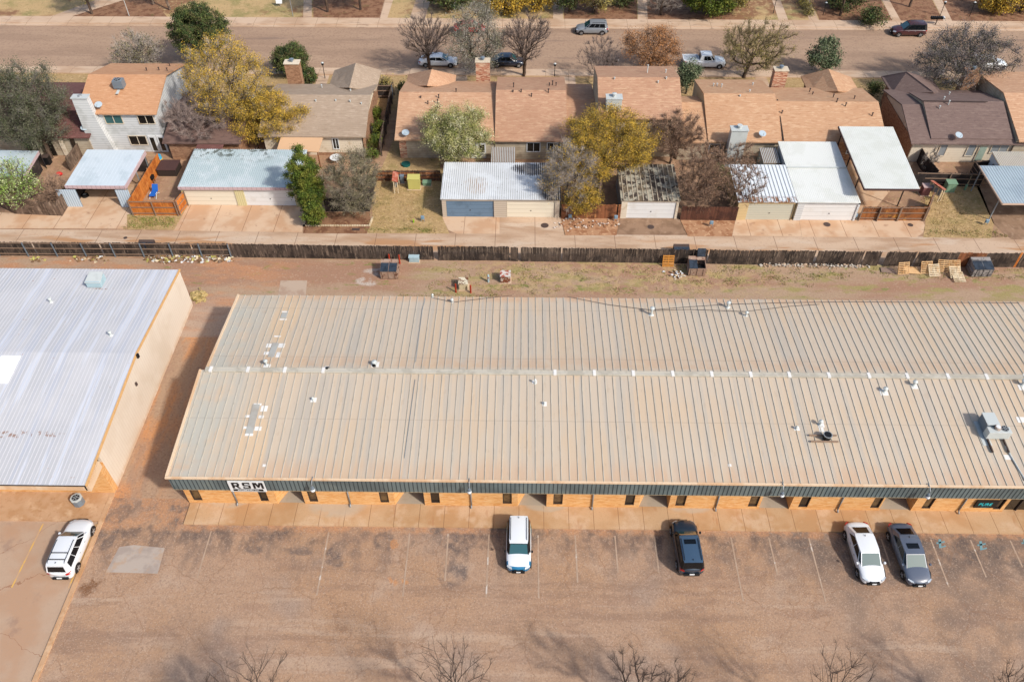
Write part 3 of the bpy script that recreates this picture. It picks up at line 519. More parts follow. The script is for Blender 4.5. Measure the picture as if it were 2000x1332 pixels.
# rooftop machines
def wob(px, py): return onroof(px, py)
T = thing('rooftop_unit', 'large rusty-trimmed white rooftop air-conditioning unit on dark skids near the right edge', 'air conditioner', (35.2, 36.2, zroof(36.2)))
z0 = zroof(36)+.2
a = P(1930, 829, z0+.95); b_ = P(1953, 829, z0+.95); c2 = P(1919, 806, z0+.95)
MB().box(a.x, b_.x, a.y, c2.y, z0+.1, z0+.9).build('air_handler', M_steel, T, bev=.02)
MB().box(a.x-.03, b_.x+.03, a.y-.02, c2.y+.03, z0+.902, z0+.96).build('top_panel', M_lgrey, T)
d0 = P(1936, 845, z0+.75); d1 = P(1978, 845, z0+.75); cy0, cy1 = d0.y, a.y-.04
MB().box(d0.x-.1, d1.x, cy0, cy1, z0, z0+.75).build('condenser_cabinet', M_lgrey, T, bev=.02)
def fan(cx, cy, z, rr, par):
    g = MB().cyl((cx, cy, z), (cx, cy, z+.04), rr, rr, 20).build('fan_shroud', M_grey, par)
    MB().cyl((cx, cy, z+.041), (cx, cy, z+.05), rr*.88, rr*.88, 20).build('fan_opening', M_black, g)
    r = MB()
    for k in range(6):
        a = k*math.pi/3; d = Vector((math.cos(a), math.sin(a), 0)); r.bar(Vector((cx, cy, z+.06)), Vector((cx, cy, z+.06))+d*rr*.85, rr*.22, .01)
    r.build('fan_blade', M_grey, g)
cym = (cy0+cy1)/2+.1; fan(d1.x-.42, cym, z0+.75, .27, T)
q = MB(); q.cyl((d1.x-.98, cym, z0+.75), (d1.x-.98, cym, z0+.98), .21, .21, 16); q.build('fan_housing', M_rust, T); MB().cyl((d1.x-.98, cym, z0+.981), (d1.x-.98, cym, z0+1.0), .17, .17, 16).build('fan_cover', M_white, T)
for x in (d0.x+.05, d1.x-.35): MB().bar((x, cy0-1.1, zroof(cy0-1.1)+.06), (x, c2.y, zroof(c2.y)+.06), .09, .14).build('skid', M_iron, T)
T = thing('roof_fan', 'small round black exhaust fan on two pipe rails on the tan roof', 'roof fan', onroof(1613, 855))
q = onroof(1613, 858)
MB().cyl(q+Vector((0, 0, .1)), q+Vector((0, 0, .55)), .27, .29, 20).build('drum', M_black, T)
MB().cyl(q+Vector((0, 0, .552)), q+Vector((0, 0, .59)), .33, .33, 20).build('rim', M_grey, T); MB().cyl(q+Vector((0, 0, .592)), q+Vector((0, 0, .596)), .27, .27, 20).build('fan_opening', M_black, T)
for dy in (-.28, .25):
    a = Vector((q.x-1.2, q.y+dy, zroof(q.y+dy)+.14)); MB().cyl(a, a+Vector((2.0, 0, 0)), .07, .07, 8).build('rail', M_rail, T)
# ---------------- the white-roofed building on the left ----------------
LX = -30.95
V = thing('metal_building', 'white metal-roofed building with a cream side wall and low brick front', 'building', (-40, 34.3, 0))
LY0, LYR, LY1 = 32.4, 44.3, 55.3; LZ0, LZR, LZ1 = 3.95, 5.05, 4.35
r = MB(); r.slab([(-80, LY0, LZ0), (LX-.1, LY0, LZ0), (LX-.1, LYR, LZR), (-80, LYR, LZR)], .08); r.slab([(-80, LYR, LZR), (LX-.1, LYR, LZR), (LX-.1, LY1, LZ1), (-80, LY1, LZ1)], .08)
x = LX-.3
while x > -62:
    r.bar((x, LY0+.02, LZ0), (x, LYR, LZR-.01), .05, .02, 1); r.bar((x, LYR, LZR-.01), (x, LY1, LZ1), .05, .02, 1); x -= .305
r.build('roof', [M_wroof, M_wroof2], V)
r = MB(); r.bar((LX-.04, LY0-.02, LZ0-.1), (LX-.04, LYR, LZR-.1), .12, .16); r.bar((LX-.04, LYR, LZR-.1), (LX-.04, LY1+.02, LZ1-.1), .12, .16); r.build('rake_trim', plain('orange_tan_trim', c(226, 176, 116)), V)
r = MB(); r.box(-80, LX-.1, LY0-.03, LY0+.06, LZ0-.14, LZ0-.03); r.build('drip_edge', M_frame, V)
r = MB(); r.box(-80, LX-.2, LY0+.06, LY0+.16, LZ0-.75, LZ0-.145); r.box(LX-.32, LX+.02, LY0+.06, LY0+2.2, LZ0-.85, LZ0-.12); r.build('fascia', M_trim, V)
MB().quad((-80, LY0+.17, LZ0-.74), (LX-.33, LY0+.17, LZ0-.74), (LX-.33, 34.9, LZ0-.74), (-80, 34.9, LZ0-.74)).build('soffit', M_frame, V)
r = MB(); g0 = [(LX-.02, 34.9, 0), (LX-.02, 55.2, 0), (LX-.02, 55.2, LZ1-.1), (LX-.02, LYR, LZR-.1), (LX-.02, 34.9, 4.1)]
r.slab(g0, 0, (-.25, 0, 0)); r.build('side_wall', M_gable, V)
MB().box(-80, LX-.28, 34.3, 34.6, 0, 3.2).build('brick_wall', M_brick, V); MB().box(LX-.27, LX-.01, 34.3, 34.88, 0, 3.3).build('brick_pier', M_brick, V)
MB().box(-80, LX-.3, 54.9, 55.15, 0, 4.2).build('rear_wall', M_gable, V)
for px in (93, ): 
    a = P(px-11, 960, .2).x; MB().box(a, a+.9, 34.24, 34.31, .6, 2.4).build('window', M_glassb, V)
def zr2(y): return LZ0+(LZR-LZ0)*(y-LY0)/(LYR-LY0) if y < LYR else LZR+(LZ1-LZR)*(y-LYR)/(LY1-LYR)
q = onroof(20, 714, zr2); q.y = LYR-1.75; MB().slab([(q.x-1.1, q.y-1.35, zr2(q.y-1.35)+.06), (q.x+.5, q.y-1.35, zr2(q.y-1.35)+.06), (q.x+.5, q.y+1.35, zr2(q.y+1.35)+.06), (q.x-1.1, q.y+1.35, zr2(q.y+1.35)+.06)], .06).build('skylight', plain('bright_skylight', c(248, 250, 255)), V)
for px, py in ((100, 590), (217, 655)):
    q = onroof(px, py, zr2); r = MB(); r.cyl(q, q+Vector((0, 0, .1)), .2, .12); r.cyl(q, q+Vector((0, 0, .4)), .09); r.cyl(q+Vector((0, 0, .4)), q+Vector((0, 0, .5)), .17, .12); r.build('vent_pipe', M_lgrey, V)
MB().box(LX+.0, LX+.16, 44.0, 44.25, LZR-.3, LZR+.05).build('gutter_clip', M_black, V); r = MB(); r.box(LX-.018, LX+.1, 42.3, 42.5, 3.3, 3.6); r.build('wall_lamp', M_iron, V)
T = thing('roof_cooler', 'boxy pale metal cooler near the back edge of the white roof', 'roof cooler', onroof(192, 552, zr2))
q = onroof(190, 556, zr2)
MB().box(q.x-.65, q.x+.65, q.y-.5, q.y+.6, q.z+.1, q.z+.75).build('cabinet', M_pblue, T, bev=.02); MB().slab([(q.x-.7, q.y-.55, q.z+.72), (q.x+.7, q.y-.55, q.z+.72), (q.x+.6, q.y+.65, q.z+.95), (q.x-.6, q.y+.65, q.z+.95)], .06).build('lid', M_lgrey, T)
q = P(152, 990, .13); T = thing('condenser_unit', 'grey condenser unit standing on the apron below the white roof', 'air conditioner', q)
r = MB(); o8 = [(q.x+.42*math.cos(a)*1.0, q.y+.35+.42*math.sin(a)) for a in [math.pi/8+k*math.pi/4 for k in range(8)]]
r.slab([(x, y, .8) for x, y in o8], .66); r.build('cabinet', M_steel, T)
r = MB(); r.slab([(q.x+(x-q.x)*1.04, q.y+.35+(y-q.y-.35)*1.04, .86) for x, y in o8], .06); r.build('top_panel', M_lgrey, T); fan(q.x, q.y+.35, .865, .3, T)
#@@REST
# ---------------- houses ----------------
def gable(name, label, x0, x1, y0, yr, y1, z0, zr, z1, mroof, mwall, ov=.45, left=True, right=True, parent=None, nm='roof', th=.14, base=0):
    """house with its ridge along X: rear eave y0/z0, ridge yr/zr, front eave y1/z1"""
    H = parent or thing(name, label, 'house', ((x0+x1)/2, (y0+y1)/2, 0))
    r = MB(); r.slab([(x0, y0, z0), (x1, y0, z0), (x1, yr, zr), (x0, yr, zr)], th); r.slab([(x0, yr, zr), (x1, yr, zr), (x1, y1, z1), (x0, y1, z1)], th)
    r.build(nm, mroof, H)
    a, b_ = x0+(ov if left else 0), x1-(ov if right else 0); ya, yb = y0+ov, y1-ov
    f = lambda y: (z0+(zr-z0)*(y-y0)/(yr-y0) if y < yr else zr+(z1-zr)*(y-yr)/(y1-yr))-th-.01
    r = MB(); prof = [(ya, base), (yb, base), (yb, f(yb)), (yr, f(yr)), (ya, f(ya))]
    r.slab([(a, y, z) for y, z in prof], 0, (b_-a, 0, 0)); r.build('wall' if nm == 'roof' else 'upper_wall', mwall, H)
    return H
def hwin(H, x0, x1, z0, z1, y, mg=None, fr=None, mull=1):
    g = MB().box(x0, x1, y-.05, y-.004, z0, z1).build('window', mg or M_glass, H)
    r = MB(); t = .09; yy = (y-.09, y-.052)
    r.box(x0-t, x1+t, *yy, z0-t, z0); r.box(x0-t, x1+t, *yy, z1, z1+t); r.box(x0-t, x0, *yy, z0, z1); r.box(x1, x1+t, *yy, z0, z1)
    for k in range(mull): xm = x0+(x1-x0)*(k+1)/(mull+1); r.box(xm-.03, xm+.03, *yy, z0, z1)
    r.build('frame', fr or M_white, g)
def chimney(H, x0, x1, y0, y1, z0, z1, m, cap=None, pipe=None):
    g = MB().box(x0, x1, y0, y1, z0, z1).build('chimney', m, H); r = MB(); r.box(x0-.07, x1+.07, y0-.07, y1+.07, z1, z1+.1); r.build('chimney_cap', cap or M_wcream, g)
    cx, cy = (x0+x1)/2, (y0+y1)/2
    r = MB(); r.cyl((cx, cy, z1+.1), (cx, cy, z1+.3), .16, .16, 12); r.cyl((cx, cy, z1+.3), (cx, cy, z1+.38), .26, .24, 12); r.cyl((cx, cy, z1+.45), (cx, cy, z1+.52), .28, .1, 12); r.build('flue', pipe or M_steel, g)
def vents(H, pts, f, m=None):
    for px, py, h in pts:
        q = onroof(px, py, f, 4); r = MB(); r.cyl(q, q+Vector((0, 0, h)), .06, .06, 7); r.cyl(q+Vector((0, 0, h)), q+Vector((0, 0, h+.07)), .1, .1, 7); r.build('vent_pipe', m or M_iron, H)
def plane2(y0, z0, yr, zr, y1, z1): return lambda y: z0+(zr-z0)*(y-y0)/(yr-y0) if y < yr else zr+(z1-zr)*(y-yr)/(y1-yr)
def dish(q, H=None, s=.42, label=None, az=-2.2):
    T = H if H else thing('satellite_dish', label, 'satellite dish', q)
    r = MB(); r.tube([q, q+Vector((0, 0, .35)), q+Vector((0, .1, .5))], .03, 6); r.build('mast', M_grey, T)
    r = MB(); n = Vector((.1, -.35, .93)).normalized(); cc = q+Vector((0, 0, .55)); r.cyl(cc, cc+n*.06, s*.5, s, 20); r.build('reflector', M_dish, T)
    r = MB(); r.tube([cc-Vector((0, s, 0)), cc+Vector((0, -s*1.05, .35))], .02, 5); r.build('feed_arm', M_grey, T)
    return T
def wing(H, ax, ay, az, lx, ly, rx, ry, ez, vx, vy, vz, m, wall, ylim=None):
    """cross gable: apex a, eave corners l and r at height ez, valley point v on the main roof"""
    r = MB(); A, L_, R2, V_ = (ax, ay, az), (lx, ly, ez), (rx, ry, ez), (vx, vy, vz)
    yl = ylim or (vy, vy)
    r.slab([L_, (lx, yl[0], ez+.05), V_, A], .12); r.slab([A, V_, (rx, yl[1], ez+.05), R2], .12); r.build('cross_gable_roof', m, H)
    r = MB(); ym = min(ly, ry)-.45; r.slab([(lx+.5, ym, 0), (rx-.5, ym, 0), (rx-.5, ym, ez-.14), (lx+.5, ym, ez-.14)], 0, (0, -.25, 0)); r.box(lx+.5, lx+.7, vy-1, ym-.26, 0, ez-.2); r.box(rx-.7, rx-.5, vy-1, ym-.26, 0, ez-.2); r.build('front_wall', wall, H)
# far left maroon house
f1 = plane2(79.6, 2.7, 85.5, 4.4, 92, 2.7)
H = gable('house', 'low maroon-shingled house half hidden behind the big grey-green tree at far left', -66, -49.0, 79.6, 85.5, 92, 2.7, 4.4, 2.7, M_shM, M_wtan)
for i in range(5): x = -57+i*1.35; MB().box(x, x+.5, 79.9, 79.97, .1, 2.4).build('door_panel', M_wcream if i % 2 else M_glass, H)
dish(P(166, 262, 2.9)+Vector((0, .4, 0)), label='pale satellite dish on the maroon roof edge beside the white chimney')
# white two-storey house
f2 = plane2(80.5, 5.2, 86, 7, 91.7, 5.4)
H = gable('house', 'white two-storey house with an orange-tan roof and a tall white chimney', -49.9, -40.9, 80.5, 86, 91.7, 5.2, 7, 5.4, M_shO, M_wwhite)
hwin(H, -47.1, -45.2, 3.75, 4.75, 80.95, M_glasst, M_wcream); hwin(H, -43.3, -41.6, 3.75, 4.75, 80.95, M_glass, M_wcream); hwin(H, -45.2, -43.3, 1.0, 2.1, 80.95, M_glass, M_wcream)
for x in (-42.9, -41.9):
    g = MB().box(x-.1, x+.75, 80.86, 80.945, .05, 2.15).build('door', M_white, H); MB().box(x+.08, x+.55, 80.83, 80.855, .25, 1.95).build('pane', M_glass, g)
q = MB(); q.slab([(-49.75, 80.2, 0), (-47.0, 80.2, 0), (-47.7, 80.2, 4.4), (-47.85, 80.2, 7.2), (-49.5, 80.2, 7.2)], 0, (0, .74, 0)); g = q.build('chimney', M_wwhite, H); MB().box(-49.6, -47.75, 80.1, 81.05, 7.2, 7.3).build('chimney_cap', M_lgrey, g); MB().cyl((-48.7, 80.6, 7.3), (-48.7, 80.6, 7.42), .25, .2).build('flue', M_grey, g)
vents(H, [(287, 139, .3), (311, 138, .3), (327, 139, .3), (332, 130, .35)], f2)
q = onroof(235, 172, f2, 6); T = thing('roof_cooler', 'grey evaporative cooler standing on the orange-tan roof of the white house', 'roof cooler', q)
MB().box(q.x-.55, q.x+.55, q.y-.4, q.y+.5, q.z+.1, q.z+1.0).build('cabinet', M_steel, T); fan(q.x, q.y+.05, q.z+1.0, .42, T); r = MB(); r.bar(q+Vector((0, -.5, 0)), q+Vector((0, -1.2, -.1)), .3, .05); r.build('duct', M_lgrey, T)
dish(onroof(196, 214, f2, 6), label='satellite dish on the orange-tan roof next to the tall white chimney')
# small maroon roof right of the white house, under the bare tree
H = gable('house', 'low brown-maroon house under the grey bare tree right of the white house', -40.6, -31.7, 78.9, 84.5, 90, 2.5, 3.9, 2.7, mat('dull_brown_shingles', c(122, 96, 86), [dict(c=c(100, 78, 70), s=1.4, v=(.8, 2, 2), lo=.45, hi=.62)]), M_wbrn)
MB().quad((-36.5, 76.8, 2.3), (-33.5, 76.8, 2.3), (-33.5, 78.6, 2.55), (-36.5, 78.6, 2.55)).build('porch_roof', M_shM, H)
# grey-tan house
f3 = plane2(80.1, 2.7, 86, 4.6, 91.2, 3.1)
H = gable('house', 'grey-tan shingled house with a brick chimney and a cross gable to the street', -30.0, -17.75, 80.1, 86, 91.2, 2.7, 4.6, 3.1, M_shG, M_wcream)
A = P(695, 125, 4.6); L_ = P(653, 138, 2.9); R2 = P(745, 138, 2.9); V_ = P(682, 174, 4.3)
wing(H, A.x, A.y, 4.7, L_.x, L_.y, R2.x, R2.y, 2.9, V_.x, 88.2, 4.35, M_shG, M_wbrn, (90.5, 90.0))
q = P(573, 166, 3.6); chimney(H, q.x-1, q.x+.75, 91.3, 92.3, 0, 5.6, M_wbrn)
hwin(H, P(655, 285, .8).x, P(665, 285, .8).x, .9, 2.2, 80.55); MB().box(-18.3, -18.15, 80.55, 90.6, 0, 2.5).build('side_brick', M_wbrn, H)
MB().box(P(628, 290).x, -18.35, 80.5, 80.548, 0, .35).build('wall_base', M_wbrn, H)
q0, q1, q2, q3 = P(541, 292, 2.2), P(622, 297, 2.2), P(631, 267, 2.6), P(549, 267, 2.6)
g = MB().slab([q0, q1, q2, q3], .1).build('patio_cover', mat('tan_cover', c(222, 180, 140)), H); r = MB(); r.box(q0.x+.1, q0.x+.22, q0.y+.1, q0.y+.22, 0, 2.1); r.box(q1.x-.22, q1.x-.1, q1.y+.1, q1.y+.22, 0, 2.1); r.build('post', M_wood_r, g)
vents(H, [(629, 172, .35), (685, 179, .2), (617, 199, .2), (684, 200, .2), (656, 198, .15), (706, 204, .15)], f3, M_lgrey)
# the row of attached houses
f4 = plane2(79.6, 2.7, 86.4, 4.8, 92.5, 2.9)
H = gable('house', 'tan-orange roofed house at the left end of the row, dish on its eave', -14.4, -3.1, 79.6, 86.4, 92.5, 2.7, 4.8, 2.9, M_shA, M_wtan, right=False)
A = P(843, 136, 4.9); L_ = P(797, 146, 2.9); R2 = P(891, 147, 2.9)
wing(H, A.x, A.y, 4.9, L_.x, L_.y, R2.x, R2.y, 2.9, A.x-.3, 88.5, 4.5, M_shA, M_wbrn, (91, 91))
q = P(943, 172, 3.6); chimney(H, q.x-.95, q.x+.75, 92.6, 93.6, 0, 5.3, M_stone)
MB().box(-14.0, -13.2, 80.0, 80.6, 0, 2.3).build('stone_corner', M_stone, H)
q = P(930, 297, 1.2); g = MB().box(q.x-.6, q.x+1.1, 79.94, 80.03, .1, 2.1).build('door', M_white, H); MB().box(q.x+.3, q.x+.95, 79.9, 79.938, .9, 1.9).build('pane', M_glass, g)
vents(H, [(857, 192, .4), (855, 203, .5), (836, 204, .35), (891, 180, .35), (822, 192, .2)], f4); dish(onroof(793, 268, f4, 3), label='grey satellite dish on the left eave of the tan-orange roof')
f5 = plane2(79.5, 2.7, 85.9, 5.4, 91.6, 4.0)
H = gable('house', 'pink-brown roofed house with raised ridge, second in the row', -3.08, 5.05, 79.5, 85.9, 91.6, 2.7, 5.4, 4.0, M_shB, M_wtan, left=False, right=False)
hwin(H, .6, 2.0, 1.1, 2.2, 79.95); hwin(H, 2.9, 4.3, 1.0, 2.2, 79.95)
vents(H, [(1003, 171, .5), (1002, 181, .2), (1018, 181, .3), (1038, 189, .35), (1071, 183, .45), (1073, 168, .3), (1079, 167, .5), (1086, 168, .35)], f5)
H = gable('house', 'low pink-brown roofed link between two taller roofs of the row', 5.07, 8.45, 79.5, 86.2, 92, 2.65, 4.1, 2.9, M_shB, M_wtan, left=False, right=False)
f7 = plane2(80.2, 5.2, 85.3, 7.4, 90.6, 6)
H = gable('house', 'tallest pink-tan roofed house in the middle of the attached row', 8.47, 17.77, 80.2, 85.3, 90.6, 5.2, 7.4, 6, M_shB, M_wtan, left=False, right=False)
q = P(1198, 200, 6); chimney(H, q.x-.9, q.x+.8, q.y-1.2, q.y-.2, 4, 7.0, M_lgrey, M_lgrey, M_lgrey)
vents(H, [(1200, 156, .2), (1301, 156, .2), (1264, 143, .9), (1285, 163, .2), (1300, 143, .35)], f7, M_lgrey)
f8 = plane2(79.6, 2.7, 85.8, 5.2, 91.8, 3.7)
H = gable('house', 'warm tan roofed house with a tall white metal chimney standing at its rear', 20.9, 29.1, 79.6, 85.8, 91.8, 2.7, 5.2, 3.7, M_shC, M_wtan, left=False, right=False)
gable('', '', 17.79, 20.88, 79.6, 85.0, 88.5, 2.6, 4.5, 3.3, M_shC, M_wtan, left=False, right=False, parent=H, nm='low_roof')
q0 = P(1385, 297, .5); q = MB(); q.box(23.0, 24.8, 78.6, 79.5, 0, 4.7); g = q.build('chimney', M_lgrey, H); MB().box(22.93, 24.87, 78.5, 79.6, 4.7, 4.8).build('chimney_cap', M_lgrey, g); r = MB(); r.cyl((23.9, 79.1, 4.8), (23.9, 79.1, 5.05), .2, .2, 12); r.cyl((23.9, 79.1, 5.05), (23.9, 79.1, 5.15), .32, .3, 12); r.build('flue', M_lgrey, g)
vents(H, [(1393, 169, .3), (1400, 169, .3), (1409, 171, .35), (1470, 167, .25), (1464, 180, .2), (1445, 190, .15)], f8, M_lgrey)
dish(P(1487, 270, 2.9), label='blue-grey satellite dish on the warm tan roof eave above the evergreen shrub'); hwin(H, 21.3, 22.4, 1, 2.1, 80.05)
f9 = plane2(79.7, 2.7, 85.2, 4.6, 90.5, 3.4)
H = gable('house', 'tan roofed house at the right end of the attached row, with a stone chimney', 29.13, 41, 79.7, 85.2, 90.5, 2.7, 4.6, 3.4, M_shC, M_wbrn, left=False)
A = P(1618, 135, 4.7); L_ = P(1564, 149, 3); R2 = P(1662, 151, 3)
wing(H, A.x, A.y, 4.7, L_.x, L_.y, R2.x, R2.y, 3, P(1640, 184, 4.3).x, 88.2, 4.3, M_shC, M_wbrn, (90, 90))
q = P(1522, 176, 3.2); chimney(H, q.x-.85, q.x+.75, 90.9, 91.9, 0, 5.3, M_stone)
r = MB(); a = onroof(1518, 196, f9, 4); b_ = onroof(1530, 276, f9, 3); r.bar(a, b_, .12, .12); r.build('roof_divider', M_frame, H)
vents(H, [(1581, 180, .4), (1587, 185, .25), (1627, 191, .4), (1634, 200, .4), (1651, 208, .4), (1668, 194, .35), (1527, 222, .3), (1703, 227, .35)], f9); hwin(H, 37.0, 38.2, 1, 2.1, 80.15)
# dark brown house
H = gable('house', 'dark brown roofed house with cream rear wall and orange-brown brick side', 43.6, 58, 79.5, 84.8, 90.5, 2.7, 4.5, 3.2, M_shD, M_wcream, ov=.5, right=False)
f10 = plane2(79.9, 3.0, 84.8, 5.0, 89.3, 3.6)
r = MB(); r.slab([(45.9, 80.1, 3.0), (55.0, 80.1, 3.0), (55.0, 84.8, 4.95), (45.9, 84.8, 4.95)], .12); r.slab([(45.9, 84.8, 4.95), (55.0, 84.8, 4.95), (55.0, 88.6, 3.9), (45.9, 88.6, 3.9)], .12); r.build('upper_roof', M_shD, H)
MB().slab([(45.95, 80.1, 2.7), (45.95, 88.5, 3.6), (45.95, 88.5, 3.78), (45.95, 84.8, 4.82), (45.95, 80.15, 2.88)], 0, (.1, 0, 0)).build('gable_board', M_wtan, H)
A = P(1770, 142, 4.6); L_ = P(1716, 151, 2.9); R2 = P(1822, 152, 3.2)
wing(H, A.x, A.y, 4.7, L_.x+.3, L_.y, R2.x, R2.y, 3, A.x+2, 88, 4.3, M_shD, M_wbrn, (90, 90))
MB().box(44.02, 44.095, 80.2, 90.4, 0, 2.6).build('side_brick', M_wbrn, H)
q = P(1898, 178, 3.5); chimney(H, q.x-.95, q.x+.85, 90.7, 91.7, 0, 5.4, M_wbrn, M_wbrn)
r = MB(); r.bar(onroof(1803, 199, f10, 4)+Vector((0, 0, .1)), onroof(1928, 201, f10, 4)+Vector((0, 0, .1)), .1, .06); r.build('ridge_vent', M_iron, H)
vents(H, [(1853, 186, .3), (1843, 195, .3), (1852, 205, .45), (1835, 211, .25)], f10, M_lgrey)
for a, b_, z0, z1 in ((1829, 1837, .9, 2.3), (1883, 1892, .9, 2.3), (1928, 1954, 1.3, 2.3)): hwin(H, P(a, 300, 1).x, P(b_, 300, 1).x+.3, z0, z1, 80.0, M_grey, M_wcream, 1 if b_-a > 20 else 0)
q = P(1905, 305, .5); g = MB().box(q.x-.4, q.x+.6, 79.9, 79.99, .1, 2.2).build('door', M_wcream, H); MB().box(q.x-.28, q.x+.48, 79.87, 79.898, .25, 2.1).build('pane', plain('pale_green_glass', c(168, 184, 168), rough=.2), g)
dish(onroof(1869, 273, f10, 3), label='pale satellite dish on the dark brown roof above the cream wall')
H = gable('house', 'orange-tan roofed house cut off by the right edge beyond the dark brown roof', 55.3, 70, 79.3, 86, 93, 3.2, 5.4, 4.3, M_shA, M_wtan, left=False)
# ---------------- garages, carports, sheds ----------------
def corr(mb, F0, F1, B0, B1, pitch, h, w_, mi=1):
    F0, F1, B0, B1 = map(Vector, (F0, F1, B0, B1)); n = int((F1-F0).length/pitch)
    for i in range(n+1):
        t = (i+.5)/(n+1); mb.bar(F0.lerp(F1, t), B0.lerp(B1, t), w_, h, mi)
def garage(label, x0, x1, yf, yb, zf, zb, mroof, mwall, doors, pitch=.3, mrib=None, trim=None, name='garage', rw=.07, rh=.05, mwalls=None):
    G = thing(name, label, 'garage', ((x0+x1)/2, yf, 0)); r = MB()
    r.slab([(x0, yf-.15, zf), (x1, yf-.15, zf), (x1, yb, zb), (x0, yb, zb)], .07)
    corr(r, (x0+.05, yf-.15, zf), (x1-.05, yf-.15, zf), (x0+.05, yb, zb), (x1-.05, yb, zb), pitch, rh, rw)
    r.build('roof', [mroof, mrib or mroof], G)
    a, b_ = x0+.12, x1-.12; r = MB(); x = a; top = zf-.08
    for d in doors:
        r.box(x, d[0], yf, yf+.15, 0, top); r.box(d[0], d[1], yf, yf+.15, 2.12, top); x = d[1]
    r.box(x, b_, yf, yf+.15, 0, top); r.build('front_wall', mwall, G)
    r = MB()
    for xx in (a, b_-.12): r.slab([(xx, yf+.152, 0), (xx, yb-.1, 0), (xx, yb-.1, zb-.09), (xx, yf+.152, zf-.09)], 0, (.12, 0, 0))
    r.box(a+.13, b_-.13, yb-.22, yb-.1, 0, zb-.1); r.build('side_wall', mwalls or mwall, G)
    for d in doors:
        g = MB().box(d[0]+.02, d[1]-.02, yf+.1, yf+.14, .02, 2.11).build('garage_door', d[2], G)
        r = MB(); r.box((d[0]+d[1])/2-.06, (d[0]+d[1])/2+.06, yf+.05, yf+.098, .85, .92); r.build('handle', M_iron, g)
    if trim: MB().box(x0, x1, yf-.2, yf-.152, zf-.32, zf+.03).build('fascia', trim, G)
    return G
X = lambda px, py=404, z=0: P(px, py, z).x
GY = 69.0
garage('wide garage with streaky blue-white corrugated roof, pink trim and two doors', -36.3, -23.75, 70.7, 77.1, 2.5, 2.9, M_g2, mat('yellow_cream_siding', c(226, 212, 160), [dict(t='l', ax='X', p=.22, w=.03, c=c(180, 166, 120))]), [(X(366), X(465), M_dc), (X(482), X(579), M_dw)], .22, None, M_pink)
garage('double garage with peeling white corrugated roof, one slate-blue and one cream door', -8.45, 4.1, GY, 75.1, 2.45, 2.75, M_g3, mat('pale_greige_siding', c(206, 190, 170), [dict(t='l', ax='Z', p=.25, w=.03, c=c(160, 144, 126))]), [(X(873, 424), X(965, 424), M_db), (X(990, 425), X(1083, 425), M_dc)], .23, mat('white_rib_metal', c(236, 238, 238), [dict(c=c(120, 108, 100), s=2, v=(1, .8, 1), lo=.3, hi=.36, d=6, a=.7, m=[('e', [(3.6, 72, 2, 4.5), (1.6, 74, 2, 1)], .8)])], rough=.5, warp=1.6, wscale=1), None, rw=.09, rh=.05)
garage('single garage with a rusty flaking roof under the yellow tree', 10.3, 16.5, GY, 75, 2.45, 2.75, M_g4, M_wcream, [(X(1222, 426), X(1316, 426), M_dw)], .55, M_wtan, None, mwalls=M_grey, rw=.09)
garage('single garage with patchy snow-white metal roof and yellow brick piers', 22.4, 28.5, GY-.1, 75, 2.45, 2.8, M_g5, mat('yellow_brick', c(226, 198, 146), [dict(t='l', ax='Z', p=.2, w=.03, c=c(196, 166, 120))]), [(X(1455, 430), X(1543, 430), M_dg)], .42, M_lgrey, None)
G = garage('deep garage with a long smooth cream-white ribbed roof and wide white door', 28.55, 35.0, GY-.1, 79.2, 2.45, 3.05, M_g6, M_wwhite, [(X(1562, 431), X(1668, 431), M_dw)], .2, M_g6, None, rw=.05, rh=.018)
MB().box(28.6, 35, 74.4, 74.52, 2.8, 2.9).build('roof_lap', M_lgrey, G)
# open carport at left
G = thing('carport', 'open carport with flat pale blue metal roof and corrugated white front wings', 'carport', (-45, 70.6, 0))
r = MB(); r.slab([(-48.3, 70.6, 2.55), (-41.9, 70.6, 2.55), (-41.9, 77.1, 2.75), (-48.3, 77.1, 2.75)], .1); corr(r, (-48.3, 70.6, 2.55), (-41.9, 70.6, 2.55), (-48.3, 77.1, 2.75), (-41.9, 77.1, 2.75), .4, .012, .04); r.build('roof', [M_galv, M_galv], G)
r = MB(); r.box(-48.3, -41.9, 70.52, 70.598, 2.2, 2.57); r.box(-41.9, -41.82, 70.6, 77.1, 2.2, 2.6); r.build('fascia', M_pink, G)
wh = mat('corrugated_white_blue', c(206, 220, 230), [dict(t='l', ax='X', p=.25, w=.06, c=c(150, 168, 182))])
MB().box(-49.3, -47.2, 70.3, 70.36, 0, 2.2).build('wing_wall', wh, G); MB().box(-43.0, -41.6, 70.3, 70.36, 0, 2.2).build('wing_wall', wh, G)
r = MB(); r.box(-48.2, -48.05, 70.7, 77, 0, 2.45); r.box(-48.0, -42, 76.9, 77, 0, 2.6); r.build('side_wall', M_wood_k, G)
for x in (-42.1, ):
    for y in (71, 74, 76.9): MB().box(x, x+.1, y-.05, y+.05, 0, 2.45).build('post', M_grey, G)
T = thing('spare_tyre', 'black tyres lying in the dark of the blue carport', 'tyre', P(167, 384)); q = P(167, 384); MB().cyl(q+Vector((0, 0, .02)), q+Vector((0, 0, .28)), .38, .38, 18).build('tyre', M_black, T, bev=.04); MB().cyl(q+Vector((0, 0, .281)), q+Vector((0, 0, .285)), .2, .2, 14).build('rim', M_grey, T)
